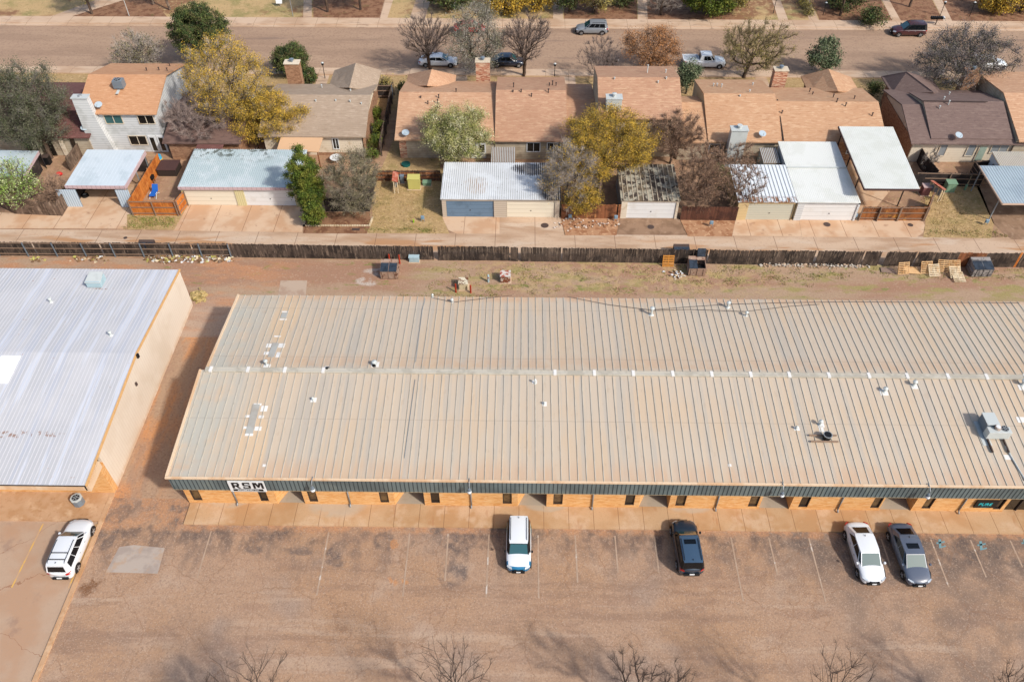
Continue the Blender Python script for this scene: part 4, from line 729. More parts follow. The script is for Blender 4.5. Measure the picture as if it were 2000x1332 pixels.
# low shed far left
G = thing('shed', 'low pink-edged metal shed roof under the pale green tree at far left', 'shed', (-52, 74, 0))
r = MB(); r.slab([P(-60, 345, 2.4), P(45, 345, 2.4), P(75, 295, 2.4), P(-30, 293, 2.4)], .1); r.build('roof', M_g2, G)
r = MB(); a, b_ = P(45, 345, 2.4), P(75, 295, 2.4); r.slab([a, b_, b_-Vector((0, 0, .35)), a-Vector((0, 0, .35))], 0, (.05, 0, 0)); r.build('fascia', M_pink, G)
r = MB(); r.slab([a+Vector((-.4, .2, -.4)), b_+Vector((-.4, -.2, -.4)), Vector((b_.x-.4, b_.y-.2, 0)), Vector((a.x-.4, a.y+.2, 0))], 0, (-.08, 0, 0)); r.build('wall', M_wood_k, G)
# long high carport
G = thing('carport', 'tall long white-roofed carport on thin dark posts beside the deep garage', 'carport', (38.3, 69, 0))
r = MB(); r.slab([(35.0, 69.05, 4), (40.6, 69.05, 4), (41.5, 80.8, 4.02), (35.45, 80.8, 4.02)], .16); corr(r, (35, 69.05, 4), (40.6, 69.05, 4), (35.45, 80.8, 4.02), (41.5, 80.8, 4.02), .2, .018, .05); r.build('roof', [M_c1, M_c1], G)
r = MB(); r.box(34.95, 40.62, 68.95, 69.03, 3.82, 4.03); r.bar((34.93, 69, 3.84), (35.4, 80.8, 3.86), .08, .2); r.build('edge_beam', mat('dark_maroon_trim', c(84, 58, 54)), G)
for x, y in ((35.2, 71.5), (35.35, 75.4), (35.5, 79.6), (40.4, 71.5), (40.9, 75.4), (41.2, 79.6)): MB().box(x-.05, x+.05, y-.05, y+.05, 0, 3.84).build('post', M_frame, G)
G = thing('carport', 'blue-grey metal carport cut off by the right edge, on a thin grey post', 'carport', (51, 69, 0))
r = MB(); r.slab([(49.2, 68.3, 2.85), (58, 68.3, 2.85), (58, 74.8, 3.0), (49.3, 74.8, 3.0)], .1); corr(r, (49.2, 68.3, 2.85), (58, 68.3, 2.85), (49.3, 74.8, 3), (58, 74.8, 3), .3, .03, .05); r.build('roof', [M_c2, M_c2], G)
r = MB(); r.box(49.15, 58, 68.2, 68.28, 2.7, 2.88); r.bar((49.12, 68.25, 2.7), (49.22, 74.8, 2.85), .08, .16); r.build('edge_beam', mat('pale_tan_edge', c(214, 184, 160)), G)
for x, y in ((49.35, 69.3), (49.4, 74.4), (57, 69.3)): MB().box(x-.05, x+.05, y-.05, y+.05, 0, 2.75).build('post', M_grey, G)
def shed(label, x0, x1, y0, y1, h, mr, mw, pitch=.2):
    G = thing('shed', label, 'shed', ((x0+x1)/2, y0, 0)); r = MB(); r.slab([(x0, y0, h), (x1, y0, h), (x1, y1, h+.25), (x0, y1, h+.25)], .08); corr(r, (x0, y0, h), (x1, y0, h), (x0, y1, h+.25), (x1, y1, h+.25), pitch, .04, .07); r.build('roof', [mr, M_lgrey], G)
    r = MB(); r.slab([(x0+.08, y0+.08, 0), (x0+.08, y1-.08, 0), (x0+.08, y1-.08, h+.15), (x0+.08, y0+.08, h-.09)], 0, (x1-x0-.16, 0, 0)); r.build('wall', mw, G); return G
shed('small shed with rusty striped white roof behind the blue-door garage', -3.45, -.75, 76.3, 78.9, 2.0, M_rail, M_lgrey)
shed('narrow grey-green shed with a striped brown roof beside the deep garage', 26.5, 28.4, 76.2, 78.8, 2.2, M_rail, plain('pale_green_grey', c(188, 198, 188)))
shed('white shed with a tan ribbed roof by the right edge', 52.2, 60, 75.6, 78.4, 2.2, mat('tan_roof_metal', c(224, 196, 160)), M_white)
# ---------------- fences ----------------
def fence(label, segs, h, m, name='fence', ex=None, pw=.14, jit=.05, rails=0, posts=None, mp=None, off=(0, 0, 0), railz=None, panels=False, gap=.012):
    """segs: lists of ground points; rails: side (+1/-1 of the run direction) on which rails and posts show"""
    F = thing(name, label, 'fence', Vector((segs[0][0].x, segs[0][0].y, 0)))
    for sg in segs:
        for a, b_ in zip(sg[:-1], sg[1:]):
            d = b_-a; L_ = d.length; d.normalize(); nrm = Vector((-d.y, d.x, 0)); r = MB(); n = max(1, int(L_/pw)); yaw_ = R_.uniform(-1, 1)*.02
            for i in range(n):
                if R_.random() < .006: continue
                t0, t1 = i*L_/n, (i+1)*L_/n-gap; hh = h+R_.uniform(-jit, jit); p, q = a+d*t0, a+d*t1; k = nrm*.02; tl = nrm*R_.uniform(-.02, .02)+d*R_.uniform(-.03, .03)*jit*8
                u = Vector((0, 0, hh))
                r.add([p-k, q-k, q+k, p+k, p-k+u+tl, q-k+u+tl, q+k+u+tl, p+k+u+tl], [(0, 1, 5, 4), (1, 2, 6, 5), (2, 3, 7, 6), (3, 0, 4, 7), (4, 5, 6, 7)])
            r.build('picket_panel', m, F)
            if rails:
                s = nrm*rails*.06; r = MB()
                for z in (railz or (.25, h*.55, h-.12)): r.bar(a+s+Vector((0, 0, z)), b_+s+Vector((0, 0, z)), .05, .09)
                r.build('rail', mp or M_rail, F)
                if posts:
                    np_ = max(1, round(L_/posts))
                    for i in range(np_+1):
                        p = a+d*(L_*i/np_)+nrm*rails*.14; MB().box(p.x-.045, p.x+.045, p.y-.045, p.y+.045, 0, h+.02).build('post', mp or M_steel, F)
    return F
def pts(*p): return [P(x, y) for x, y in p]
fence('long dark picket fence with steel posts facing the lot behind the white-roofed building', [[Vector((-70, 62.15, 0)), P(453, 502)]], 1.72, M_wood_d, rails=-1, posts=2.9, mp=None)
fence('weathered grey-black picket fence running behind the closed rusty dumpster and pale blue box', [pts((454, 502.5), (700, 506), (848, 507.5))], 1.72, M_wood_d)
fence('weathered dark picket fence behind the two rusty transformers, left of the orange pallet', [pts((856.5, 508.5), (995, 509)), pts((997, 510), (1012, 510.5)), pts((1017, 510.5), (1095, 511.5)), pts((1097.5, 511.5), (1320, 514.5), (1362, 515))], 1.78, M_wood_d)
fence('weathered dark picket fence leaning over the scattered stones, from the open dumpster rightward', [pts((1364, 515), (1460, 517), (1585, 517.5)), pts((1590, 518), (1712, 519.5), (1712.5, 519.5)), pts((1723, 519.5), (1845, 521))], 1.8, M_wood_d, jit=.07)
F = fence('dark picket fence with fresh orange boards behind the pallets and grey dumpster', [pts((1846, 521), (1862, 521)), ], 1.8, M_wood_d, jit=.07)
def more(F, segs, h, m):
    G = fence('x', segs, h, m)
    for ch in list(G.children): ch.parent = F; ch.location = wloc(G)-wloc(F)
    bpy.data.objects.remove(G)
more(F, [pts((1862.5, 521), (1915, 522))], 1.8, M_wood_r); more(F, [pts((1915.5, 522), (1978, 522))], 1.8, M_wood_d); more(F, [pts((1978.5, 522), (1983, 522))], 1.8, M_wood_o); more(F, [pts((1983.5, 522), (2060, 523))], 1.8, M_wood_d)
fence('old grey-brown picket fence below the pale green tree at far left', [pts((-40, 385), (30, 418), (122, 422), (134, 402))], 1.75, M_wood_g)
fence('bright orange stained board fence enclosing the small patio', [pts((317, 327), (262, 420)), pts((262, 420.5), (350, 421)), pts((351, 421), (366, 402))], 1.85, M_wood_o, rails=-1, posts=2.6, mp=M_rail, gap=.004, jit=.01)
fence('black picket fence behind the pine and the planter', [pts((636, 413), (722, 413)), pts((722, 413), (735, 352))], 1.75, M_wood_k)
fence('reddish picket fence with rails behind the yellow-green utility box', [pts((735, 354), (861, 354))], 1.4, M_wood_r, rails=-1, posts=2.4, mp=M_wood_d)
fence('grey picket fence in the side yard between the grey-tan and tan-orange houses', [pts((768, 186), (744, 305))], 1.8, M_wood_g, rails=1, posts=2.5, mp=M_wood_d)
fence('dark gate fence closing the side yard near the street', [pts((735, 192), (768, 192))], 1.8, M_wood_k, rails=-1, posts=2.4)
fence('brown picket fence between the cream door and the flaking-roof garage', [pts((1096, 427), (1211, 427))], 1.8, M_wood_r)
fence('dark red-brown picket fence between the flaking-roof and the white-roof garages', [pts((1328, 430), (1437, 431))], 1.75, mat('red_brown_wood', c(104, 66, 50), [dict(c=c(80, 50, 40), s=1, lo=.45, hi=.6)], island=.35))
fence('warm brown board fence with gate right of the deep garage', [pts((1676, 430), (1710, 430)), pts((1711, 431), (1750, 431)), pts((1751, 431), (1801, 431)), pts((1802, 431), (1812, 402))], 1.75, mat('amber_wood', c(160, 98, 52), [dict(c=c(112, 70, 42), s=.5, lo=.45, hi=.6), dict(c=c(206, 146, 66), s=.8, lo=.56, hi=.66, a=.8)], island=.3), rails=-1, posts=1.9, mp=M_rail)
fence('black wooden yard fence behind the green and red utility boxes', [pts((1782, 362), (1912, 365)), pts((1912, 364), (1928, 345)), ], 1.7, M_wood_k, rails=-1, posts=3, mp=M_rail)
fence('black diagonal fence in the yard of the dark brown house', [pts((1797, 330), (1822, 360)), pts((1782, 300), (1797, 330))], 1.8, M_wood_k, rails=1)
fence('black fence running along the cream house patio', [pts((1895, 336), (2000, 336)), pts((1895, 336), (1912, 362))], 1.5, M_wood_k, rails=-1)
fence('dark board fence beside the low far-left shed', [pts((78, 296), (92, 330))], 1.6, M_wood_k)
fence('brown plank fence left of the white house porch', [pts((178, 283), (138, 335))], 1.7, M_wood_g)
fence('low reddish fence under the tall carport', [pts((1700, 365), (1800, 365))], 1.6, M_wood_k)
#@@CARS
# ---------------- vehicles ----------------
M_tyre = plain('tyre_rubber', c(34, 32, 32), rough=.85); M_rim = plain('alloy_rim', c(196, 200, 204), rough=.3, metal=.6)
M_cglass = mat('car_glass', c(18, 22, 26), rough=.1, spec=.35); M_wsh = mat('windshield_glass', c(30, 84, 86), rough=.06, spec=.9, coat=.6)
M_head = plain('headlight_lens', c(206, 214, 220), rough=.1, spec=.8); M_tail = plain('taillight_red', c(196, 26, 22), rough=.2, spec=.6)
def paint(name, col, **k): return mat(name, col, rough=.28, spec=.5, coat=.8, **k)
KINDS = {   # deck: (t rear->front, height, width factor); cabin base rear/front, roof rear/front, cabin roof height = H
 'sedan': dict(deck=[(0, .60, .84), (.015, .84, .92), (.06, .97, .96), (.18, 1.02, .985), (.4, .98, 1), (.62, .96, 1), (.74, .92, .985), (.88, .80, .96), (.965, .68, .90), (1, .5, .80)], cab=(.12, .79, .29, .60), wh=(.19, .81)),
 'suv': dict(deck=[(0, .7, .86), (.012, 1.0, .94), (.06, 1.08, .975), (.3, 1.08, 1), (.55, 1.06, 1), (.70, 1.05, .99), (.84, .98, .97), (.95, .86, .92), (1, .55, .82)], cab=(.015, .74, .07, .56), wh=(.19, .81)),
 'wagon': dict(deck=[(0, .7, .86), (.012, .98, .94), (.06, 1.05, .975), (.3, 1.05, 1), (.55, 1.03, 1), (.72, 1.02, .99), (.86, .95, .97), (.955, .82, .93), (1, .55, .84)], cab=(.012, .76, .06, .60), wh=(.19, .81)),
 'pickup': dict(deck=[(0, .7, .90), (.01, 1.08, .95), (.06, 1.1, .97), (.4, 1.1, 1), (.6, 1.1, 1), (.74, 1.1, 1), (.88, 1.04, .98), (.965, .92, .94), (1, .6, .88)], cab=(.37, .76, .40, .64), wh=(.18, .83)),
}
def car(label, kind, L_, W_, H_, pm, x, y, yaw, group='cars parked in the front lot', name='parked_car', cat='car', skirt=None, rails=False, sunroof=False, roofm=None, cross=False, patch_=None, grille=True, plate_=True, blackpil=False):
    k = KINDS[kind]; T = thing(name, label, cat, (0, 0, 0), group); w2 = W_/2
    fx_ = lambda t: -L_/2+t*L_
    def deck(t):
        d = k['deck']
        for (a, h0, w0), (b_, h1, w1) in zip(d[:-1], d[1:]):
            if a <= t <= b_: u = (t-a)/(b_-a); return h0+(h1-h0)*u, w0+(w1-w0)*u
        return d[-1][1:]
    def dx(t, y_): f = max(0, (t-.80)/.20)**1.6; g = max(0, (.14-t)/.14)**1.5; return (-.34*f+.26*g)*min(1, abs(y_)/w2)**2.2
    r = MB(); ts = sorted(set([d[0] for d in k['deck']]+[.3, .5])); n = 14; rings = []
    for t in ts:
        h, wf = deck(t); ww = w2*wf
        pr = [(0, h+.035), (.55*ww, h+.025), (.88*ww, h-.02), (.985*ww, h-.13), (ww, h*.62), (ww*.985, .42), (ww*.93, .24), (ww*.6, .19)]
        ring = [(fx_(t)+dx(t, y_), y_, z_) for y_, z_ in pr]+[(fx_(t)+dx(t, y_), -y_, z_) for y_, z_ in reversed(pr[1:])]
        rings.append(ring)
    m = len(rings[0]); vs = [p for rg in rings for p in rg]; fs = []
    for j in range(len(rings)-1):
        for i in range(m): fs.append((j*m+i, j*m+(i+1) % m, (j+1)*m+(i+1) % m, (j+1)*m+i))
    fs += [tuple(range(m-1, -1, -1)), tuple(range((len(rings)-1)*m, len(rings)*m))]
    mi = [0]*len(fs)
    r.add(vs, fs); 
    if skirt is not None:           # differently painted nose / rear quarters (wrap)
        nb = len(fs)-2
        for idx in range(nb):
            j = idx//m; t = (ts[j]+ts[j+1])/2; i = idx % m
            if t > .9 and 2 <= i <= m-3: r.mi[idx] = 1
            if t > .96: r.mi[idx] = 1
            if t < .22 and i in (3, 4, 5, m-4, m-5, m-6): r.mi[idx] = 2
        r.mi[-1] = 1
    o = r.build('body', [pm, skirt[0], skirt[1]] if skirt else pm, T, smooth=True, sub=1)
    # cabin
    c0, c1, r0, r1 = k['cab']; hb0, hb1 = deck(c0)[0], deck(c1)[0]; wb = w2*.93; wr = w2*.74
    B_ = [(fx_(c0)+(.08 if c0 < .05 else 0), wb*.86, hb0-.02), (fx_(c0+.09), wb, hb0+.0), (fx_(c1-.10), wb, hb1+.01), (fx_(c1)-.1, wb*.84, hb1-.02)]
    Rf = [(fx_(r0), wr*.93, H_-.05), (fx_(r0+.06), wr, H_-.03), (fx_(r1-.06), wr, H_-.02), (fx_(r1), wr*.94, H_-.06)]
    vs = B_+[(a, -b_, z) for a, b_, z in B_[::-1]]+Rf+[(a, -b_, z) for a, b_, z in Rf[::-1]]
    fs = [(i, (i+1) % 8, 8+(i+1) % 8, 8+i) for i in range(8)]
    r = MB().add(vs, fs); xm = [fx_(r0), fx_(r0+.06), fx_(r1-.06), fx_(r1)]
    roofv = []; 
    for a, b_, z in Rf:
        for s in (1, .5, 0, -.5, -1): roofv.append((a, b_*s, z+.035*(1-s*s)))
    fr = [(i*5+j, i*5+j+1, (i+1)*5+j+1, (i+1)*5+j) for i in range(3) for j in range(4)]
    r.build('cabin_pillars', M_black if blackpil else pm, T, smooth=False)
    MB().add(roofv, [f[::-1] for f in fr]).add([(a, b_, z-.05) for a, b_, z in roofv], fr).build('roof', roofm or pm, T, smooth=True)
    def pane(nm, a, b_, c_, d, ins=(.07, .1), mg=M_cglass, par=T, off=.012):
        a, b_, c_, d = map(Vector, (a, b_, c_, d)); q = lambda u, v: a.lerp(b_, u).lerp(d.lerp(c_, u), v)
        nn = (b_-a).cross(d-a).normalized(); ctr = (a+b_+c_+d)/4
        if nn.dot(ctr-Vector((fx_((c0+c1)/2), 0, .9))) < 0: nn = -nn
        N_ = 4; vs = [q(ins[0]+(1-2*ins[0])*i/N_, ins[1]+(1-2*ins[1])*j/2)+nn*off for j in range(3) for i in range(N_+1)]
        fs = [(j*(N_+1)+i, j*(N_+1)+i+1, (j+1)*(N_+1)+i+1, (j+1)*(N_+1)+i) for j in range(2) for i in range(N_)]
        return MB().add(vs, fs).build(nm, mg, par, smooth=True)
    mir = lambda p: (p[0], -p[1], p[2])
    pane('windshield', B_[3], mir(B_[3]), mir(Rf[3]), Rf[3], (.04, .05), M_wsh)
    pane('rear_window', mir(B_[0]), B_[0], Rf[0], mir(Rf[0]), (.07, .12) if kind != 'sedan' else (.14, .08))
    for f in (lambda p: p, mir):
        lo0, lo1, hi0, hi1 = f(B_[1]), f(B_[2]), f(Rf[1]), f(Rf[2])
        cuts = (0, .36, .66, 1) if kind in ('suv', 'wagon') else ((0, .42, 1) if kind == 'pickup' else (0, .5, 1))
        l_ = lambda u, p, q: tuple(Vector(p).lerp(Vector(q), u))
        for u, v in zip(cuts[:-1], cuts[1:]): pane('side_window', l_(u, lo0, lo1), l_(v, lo0, lo1), l_(v, hi0, hi1), l_(u, hi0, hi1), (.03, .13))
        pane('quarter_glass', f(B_[2]), f(B_[3]), f(Rf[3]), f(Rf[2]), (.16, .14), M_cglass)
    if kind == 'pickup':
        r = MB(); bx0, bx1 = fx_(.025), fx_(.36); r.box(bx0, bx1, -w2*.78, w2*.78, 1.138, 1.15); r.build('bed_floor', plain('bed_grey', c(176, 184, 192)), T)
        r = MB(); r.box(bx0-.06, bx1, w2*.78, w2*.9, 1.12, 1.2); r.box(bx0-.06, bx1, -w2*.9, -w2*.78, 1.12, 1.2); r.box(bx0-.1, bx0, -w2*.78, w2*.78, 1.12, 1.2); r.build('bed_rail', pm, T)
    for t in k['wh']:
        for s in (-1, 1):
            rr = .34 if kind != 'sedan' else .325; cx = fx_(t); cy = s*(w2-.10)
            g = MB(); g.cyl((cx, cy-.11, rr), (cx, cy+.11, rr), rr, rr, 22); g = g.build('wheel', M_tyre, T, bev=.02)
            q = MB(); q.cyl((cx, cy+s*.111, rr), (cx, cy+s*.118, rr), rr*.68, rr*.68, 20, 1)
            for a in range(5): an = a*2*math.pi/5; q.bar((cx, cy+s*.123, rr), (cx+math.cos(an)*rr*.64, cy+s*.123, rr+math.sin(an)*rr*.64), .08, .02, 0, (0, 1, 0))
            q.cyl((cx, cy+s*.118, rr), (cx, cy+s*.13, rr), rr*.17, rr*.17, 12)
            q.build('rim', [M_rim, M_frame], g)
            q = MB(); N_ = 12; h_ = [(cx+math.cos(math.pi*i/N_)*(rr+.055), rr+math.sin(math.pi*i/N_)*(rr+.055)) for i in range(N_+1)]
            q.slab([(a, s*(w2-.035), z) for a, z in h_]+[(cx-rr-.055, s*(w2-.035), .2), (cx+rr+.055, s*(w2-.035), .2)][::1], 0, (0, s*.04, 0)); q.build('wheel_arch', M_black, T)
    for s in (-1, 1):
        hN, wN = deck(.955); x_ = fx_(.955)
        r = MB(); r.slab([(fx_(.985)-.06, s*w2*.50, .62), (fx_(.985)-.15, s*w2*.72, .62), (fx_(.93)-.05, s*w2*.90, .66), (fx_(.915)-.05, s*w2*.86, hN*.93), (fx_(.965)-.08, s*w2*.52, hN*.91)], 0, (.0, 0, .05)); r.build('headlight', M_head, T)
        h0, w0 = deck(.03); r = MB(); r.slab([(fx_(.0)+.07, s*w2*.6, h0*.74), (fx_(.0)+.21, s*w2*.885, h0*.74), (fx_(.05)+.12, s*w2*.92, h0*.78), (fx_(.05)+.12, s*w2*.90, h0*.92), (fx_(.0)+.20, s*w2*.86, h0*.93), (fx_(.0)+.07, s*w2*.6, h0*.92)], 0, (0, s*.015, .015)); r.build('taillight', M_tail, T, bev=.02)
        x_ = fx_(c1-.07); r = MB(); r.box(x_-.08, x_+.08, min(s*w2*.97, s*w2*1.13), max(s*w2*.97, s*w2*1.13), deck(c1)[0]+.02, deck(c1)[0]+.16); r.build('wing_mirror', M_black if blackpil else pm, T, bev=.03)
        for t in (.36, .55): hh = deck(t)[0]; MB().box(fx_(t), fx_(t)+.16, min(s*w2*.995, s*w2*1.01), max(s*w2*.995, s*w2*1.01), hh*.8, hh*.8+.035).build('door_handle', M_grey, T)
    if grille:
        r = MB(); r.box(fx_(.96), fx_(.991), -w2*.36, w2*.36, .48, .62); r.build('grille', M_black, T, bev=.01)
        r = MB(); r.box(fx_(.95), fx_(.994), -w2*.5, w2*.5, .24, .36); r.build('front_bumper', M_black if kind != 'pickup' else M_iron, T, bev=.02)
    if plate_:
        MB().box(fx_(-.006), fx_(.003), -.17, .17, .46, .58).build('rear_plate', M_white, T); MB().box(fx_(.990), fx_(.998), -.15, .15, .36, .47).build('front_plate', M_white, T)
    r = MB(); r.box(fx_(-.002), fx_(.03), -w2*.6, w2*.6, .28, .46); r.build('rear_bumper', M_black if kind != 'sedan' else pm, T, bev=.02)
    if rails:
        for s in (-1, 1): r = MB(); r.tube([(fx_(r0+.04), s*wr*.86, H_-.01), (fx_(r0+.06), s*wr*.86, H_+.05), (fx_(r1-.08), s*wr*.86, H_+.05), (fx_(r1-.06), s*wr*.86, H_-.01)], .022, 6); r.build('roof_rail', M_black, T)
    if cross:
        for t in (r0+.09, r0+.20): MB().box(fx_(t), fx_(t)+.06, -wr*.86, wr*.86, H_+.03, H_+.055).build('roof_crossbar', M_black, T)
    if sunroof:
        t = r1-.08; a, b_ = fx_(t-.085), fx_(t); MB().slab([(a, -wr*.6, H_+.03), (b_, -wr*.6, H_+.02), (b_, wr*.6, H_+.02), (a, wr*.6, H_+.03)], .035).build('sunroof', M_cglass, T)
    MB().bar((fx_(r0+.05), 0, H_+.0), (fx_(r0+.03), 0, H_+.07), .03, .05).build('roof_aerial', M_black, T)
    T.location = (x, y, .01); T.rotation_euler = (0, 0, yaw); return T
UP, DN = math.pi/2, -math.pi/2
car('white car with blue nose and lime rear flanks parked nose-out by the walkway', 'wagon', 4.15, 1.82, 1.60, paint('white_car_paint', c(240, 242, 244)), .02, 29.95, DN, skirt=(paint('teal_blue_wrap', c(20, 120, 164)), paint('lime_wrap', c(150, 206, 30))), rails=True, blackpil=True)
pdk = paint('dark_navy_paint', c(38, 54, 70)); car('black-blue SUV parked nose-in at the walkway with its sunroof closed', 'suv', 4.4, 1.88, 1.66, pdk, 12.15, 30.05, UP+.03, rails=True, sunroof=True, roofm=paint('steel_blue_roof', c(62, 86, 110)), blackpil=True)
car('white sedan parked nose-out beside the dark grey sedan', 'sedan', 4.85, 1.85, 1.46, MATS['white_car_paint'], 24.8, 29.72, DN+.02)
car('dark grey sedan with a sunroof, rightmost car in the front lot', 'sedan', 4.9, 1.86, 1.45, paint('slate_grey_paint', c(92, 100, 116)), 27.95, 29.65, DN+.02, sunroof=True, roofm=None)
car('white wagon with black roof rack parked on the left concrete lot below the condenser', 'suv', 4.75, 1.86, 1.68, MATS['white_car_paint'], -32.15, 29.35, UP+.01, group='cars parked in the front lot', rails=True, cross=True)
sg = 'cars parked along the street'
car('white sedan parked at the near kerb behind a bare tree', 'sedan', 5.35, 1.9, 1.42, MATS['white_car_paint'], -11.3, 102.25, 0, sg)
car('near-black car parked at the near kerb, half hidden by the olive tree', 'sedan', 4.7, 1.82, 1.45, paint('midnight_blue_paint', c(26, 38, 58)), -3.0+1.0, 102.3, 0, sg)
car('white extended-cab pickup truck parked at the near kerb', 'pickup', 5.9, 1.95, 1.8, paint('pickup_white', c(244, 248, 250)), 24.2, 102.35, 0, sg, name='pickup_truck', cat='pickup truck')
car('silver-grey SUV parked at the far kerb', 'suv', 4.75, 1.9, 1.68, paint('silver_grey_paint', c(140, 144, 148)), 9.7, 111.9, math.pi, sg, rails=True, blackpil=False)
car('dark maroon SUV parked at the far kerb near the mailboxes', 'suv', 4.9, 1.95, 1.75, paint('maroon_paint', c(72, 30, 34)), 54.4, 111.9, math.pi, sg, rails=True, blackpil=True)
car('red car at the far kerb mostly hidden by the olive tree', 'sedan', 4.7, 1.8, 1.45, paint('red_paint', c(190, 24, 32)), -7.6, 112.1, 0, sg)
car('white car seen through the grey tree at far right', 'suv', 4.7, 1.85, 1.55, MATS['pickup_white'], 62.0, 102.3, 0, sg)
#@@CLUTTER
# ---------------- utility boxes, bins, pallets, yard things ----------------
def ubox(name, label, cat, px, py, w_, d_, h, m, mt=None, slope=.06, group=None, rot=0, door=True):
    q = P(px, py); T = thing(name, label, cat, (0, 0, 0), group)
    MB().box(-w_/2, w_/2, 0, d_, .02, h).build('cabinet', m, T, bev=.02)
    MB().slab([(-w_/2-.04, -.05, h+.02+0), (w_/2+.04, -.05, h+.02), (w_/2+.04, d_+.04, h+slope+.02), (-w_/2-.04, d_+.04, h+slope+.02)], .05).build('lid', mt or m, T)
    if door:
        MB().box(-w_/2+.08, -.01, -.02, -.002, .12, h-.1).build('door', m, T); MB().box(.01, w_/2-.08, -.02, -.002, .12, h-.1).build('door', m, T)
    MB().box(-w_/2-.1, w_/2+.1, -.15, d_+.1, -.02, .03).build('base_pad', M_curb, T)
    T.location = q; T.rotation_euler = (0, 0, rot); return T
ubox('transformer', 'tall yellow-green utility cabinet in front of the reddish fence', 'utility box', 809, 371, 1.3, .9, 1.35, M_yg)
ubox('utility_box', 'low pale green utility box on the grass beside the yellow-green cabinet', 'utility box', 834, 364, .9, .5, .4, M_grn, door=False)
ubox('meter_cabinet', 'small grey cabinet between the red-roofed frame and the yellow-green cabinet', 'utility box', 786, 359, .4, .3, .95, M_steel, door=False)
ubox('transformer', 'cream transformer with peeling rusty lid between two red posts', 'transformer', 905, 567, .85, .85, .8, M_beige, mat('peeling_cream', c(226, 214, 186), [dict(c=c(120, 76, 50), s=3, lo=.52, hi=.57, d=4)]))
ubox('transformer', 'rusty red-brown transformer beside the small blue pedestal', 'transformer', 987, 553, .95, .8, .85, M_rust, mat('scuffed_red_lid', c(176, 96, 78), [dict(c=c(216, 206, 196), s=2.2, lo=.48, hi=.54)]))
ubox('utility_box', 'pale blue-grey junction box close to the weathered fence', 'utility box', 809, 513, .98, .8, .62, M_pblue)
ubox('meter_cabinet', 'red-brown utility cabinet beside the leaning meter frame under the carport corner', 'utility box', 1806, 383, .85, .7, 1.1, plain('maroon_cabinet', c(140, 92, 88)), plain('pinkish_lid', c(196, 168, 160)))
T = ubox('transformer', 'green transformer with rounded lid on the right grass patch', 'transformer', 1854, 377, 1.0, .8, 1.15, M_grn)
MB().cyl((-.5, .4, 1.1), (.5, .4, 1.1), .42, .42, 16).build('rounded_lid', M_grn, T).location
def ped(label, px, py, h=.95, r_=.1, m=None, cap=None):
    q = P(px, py); T = thing('pedestal', label, 'utility pedestal', q); MB().cyl(q, q+Vector((0, 0, h)), r_, r_, 12).build('tube', m or M_pblue, T); MB().cyl(q+Vector((0, 0, h)), q+Vector((0, 0, h+.1)), r_*1.1, r_*.6, 12).build('cap', cap or m or M_pblue, T); return T
T = ped('slim pale blue pedestal left of the rusty red-brown transformer', 954, 551, .85); q = P(954, 551); MB().box(q.x-.03, q.x+.07, q.y-.12, q.y-.1, .55, .68).build('warning_sticker', M_redp, T)
ped('small dull green pedestal at the back of the right grass patch', 1884, 371, .6, .13, M_grn); ped('tiny lime pedestal in the dry grass left of the blue-door garage', 808, 435, .35, .07, MATS['lime_wrap'])
def post(label, px, py, h=1.0): q = P(px, py); T = thing('bollard', label, 'bollard', q, 'rusty red guard posts'); MB().cyl(q, q+Vector((0, 0, h)), .08, .08, 12).build('post', M_redp, T); MB().ball(q+Vector((0, 0, h)), .08, (1, 1, .5)).build('cap', M_redp, T)
post('red guard post left of the cream transformer', 890.5, 571, 1.05); post('red guard post right of the cream transformer', 919.5, 572, .95)
post('red guard post at the fence just left behind the closed dumpster', 761, 510, .85); post('red guard post at the fence just right behind the closed dumpster', 781, 515, 1.1)
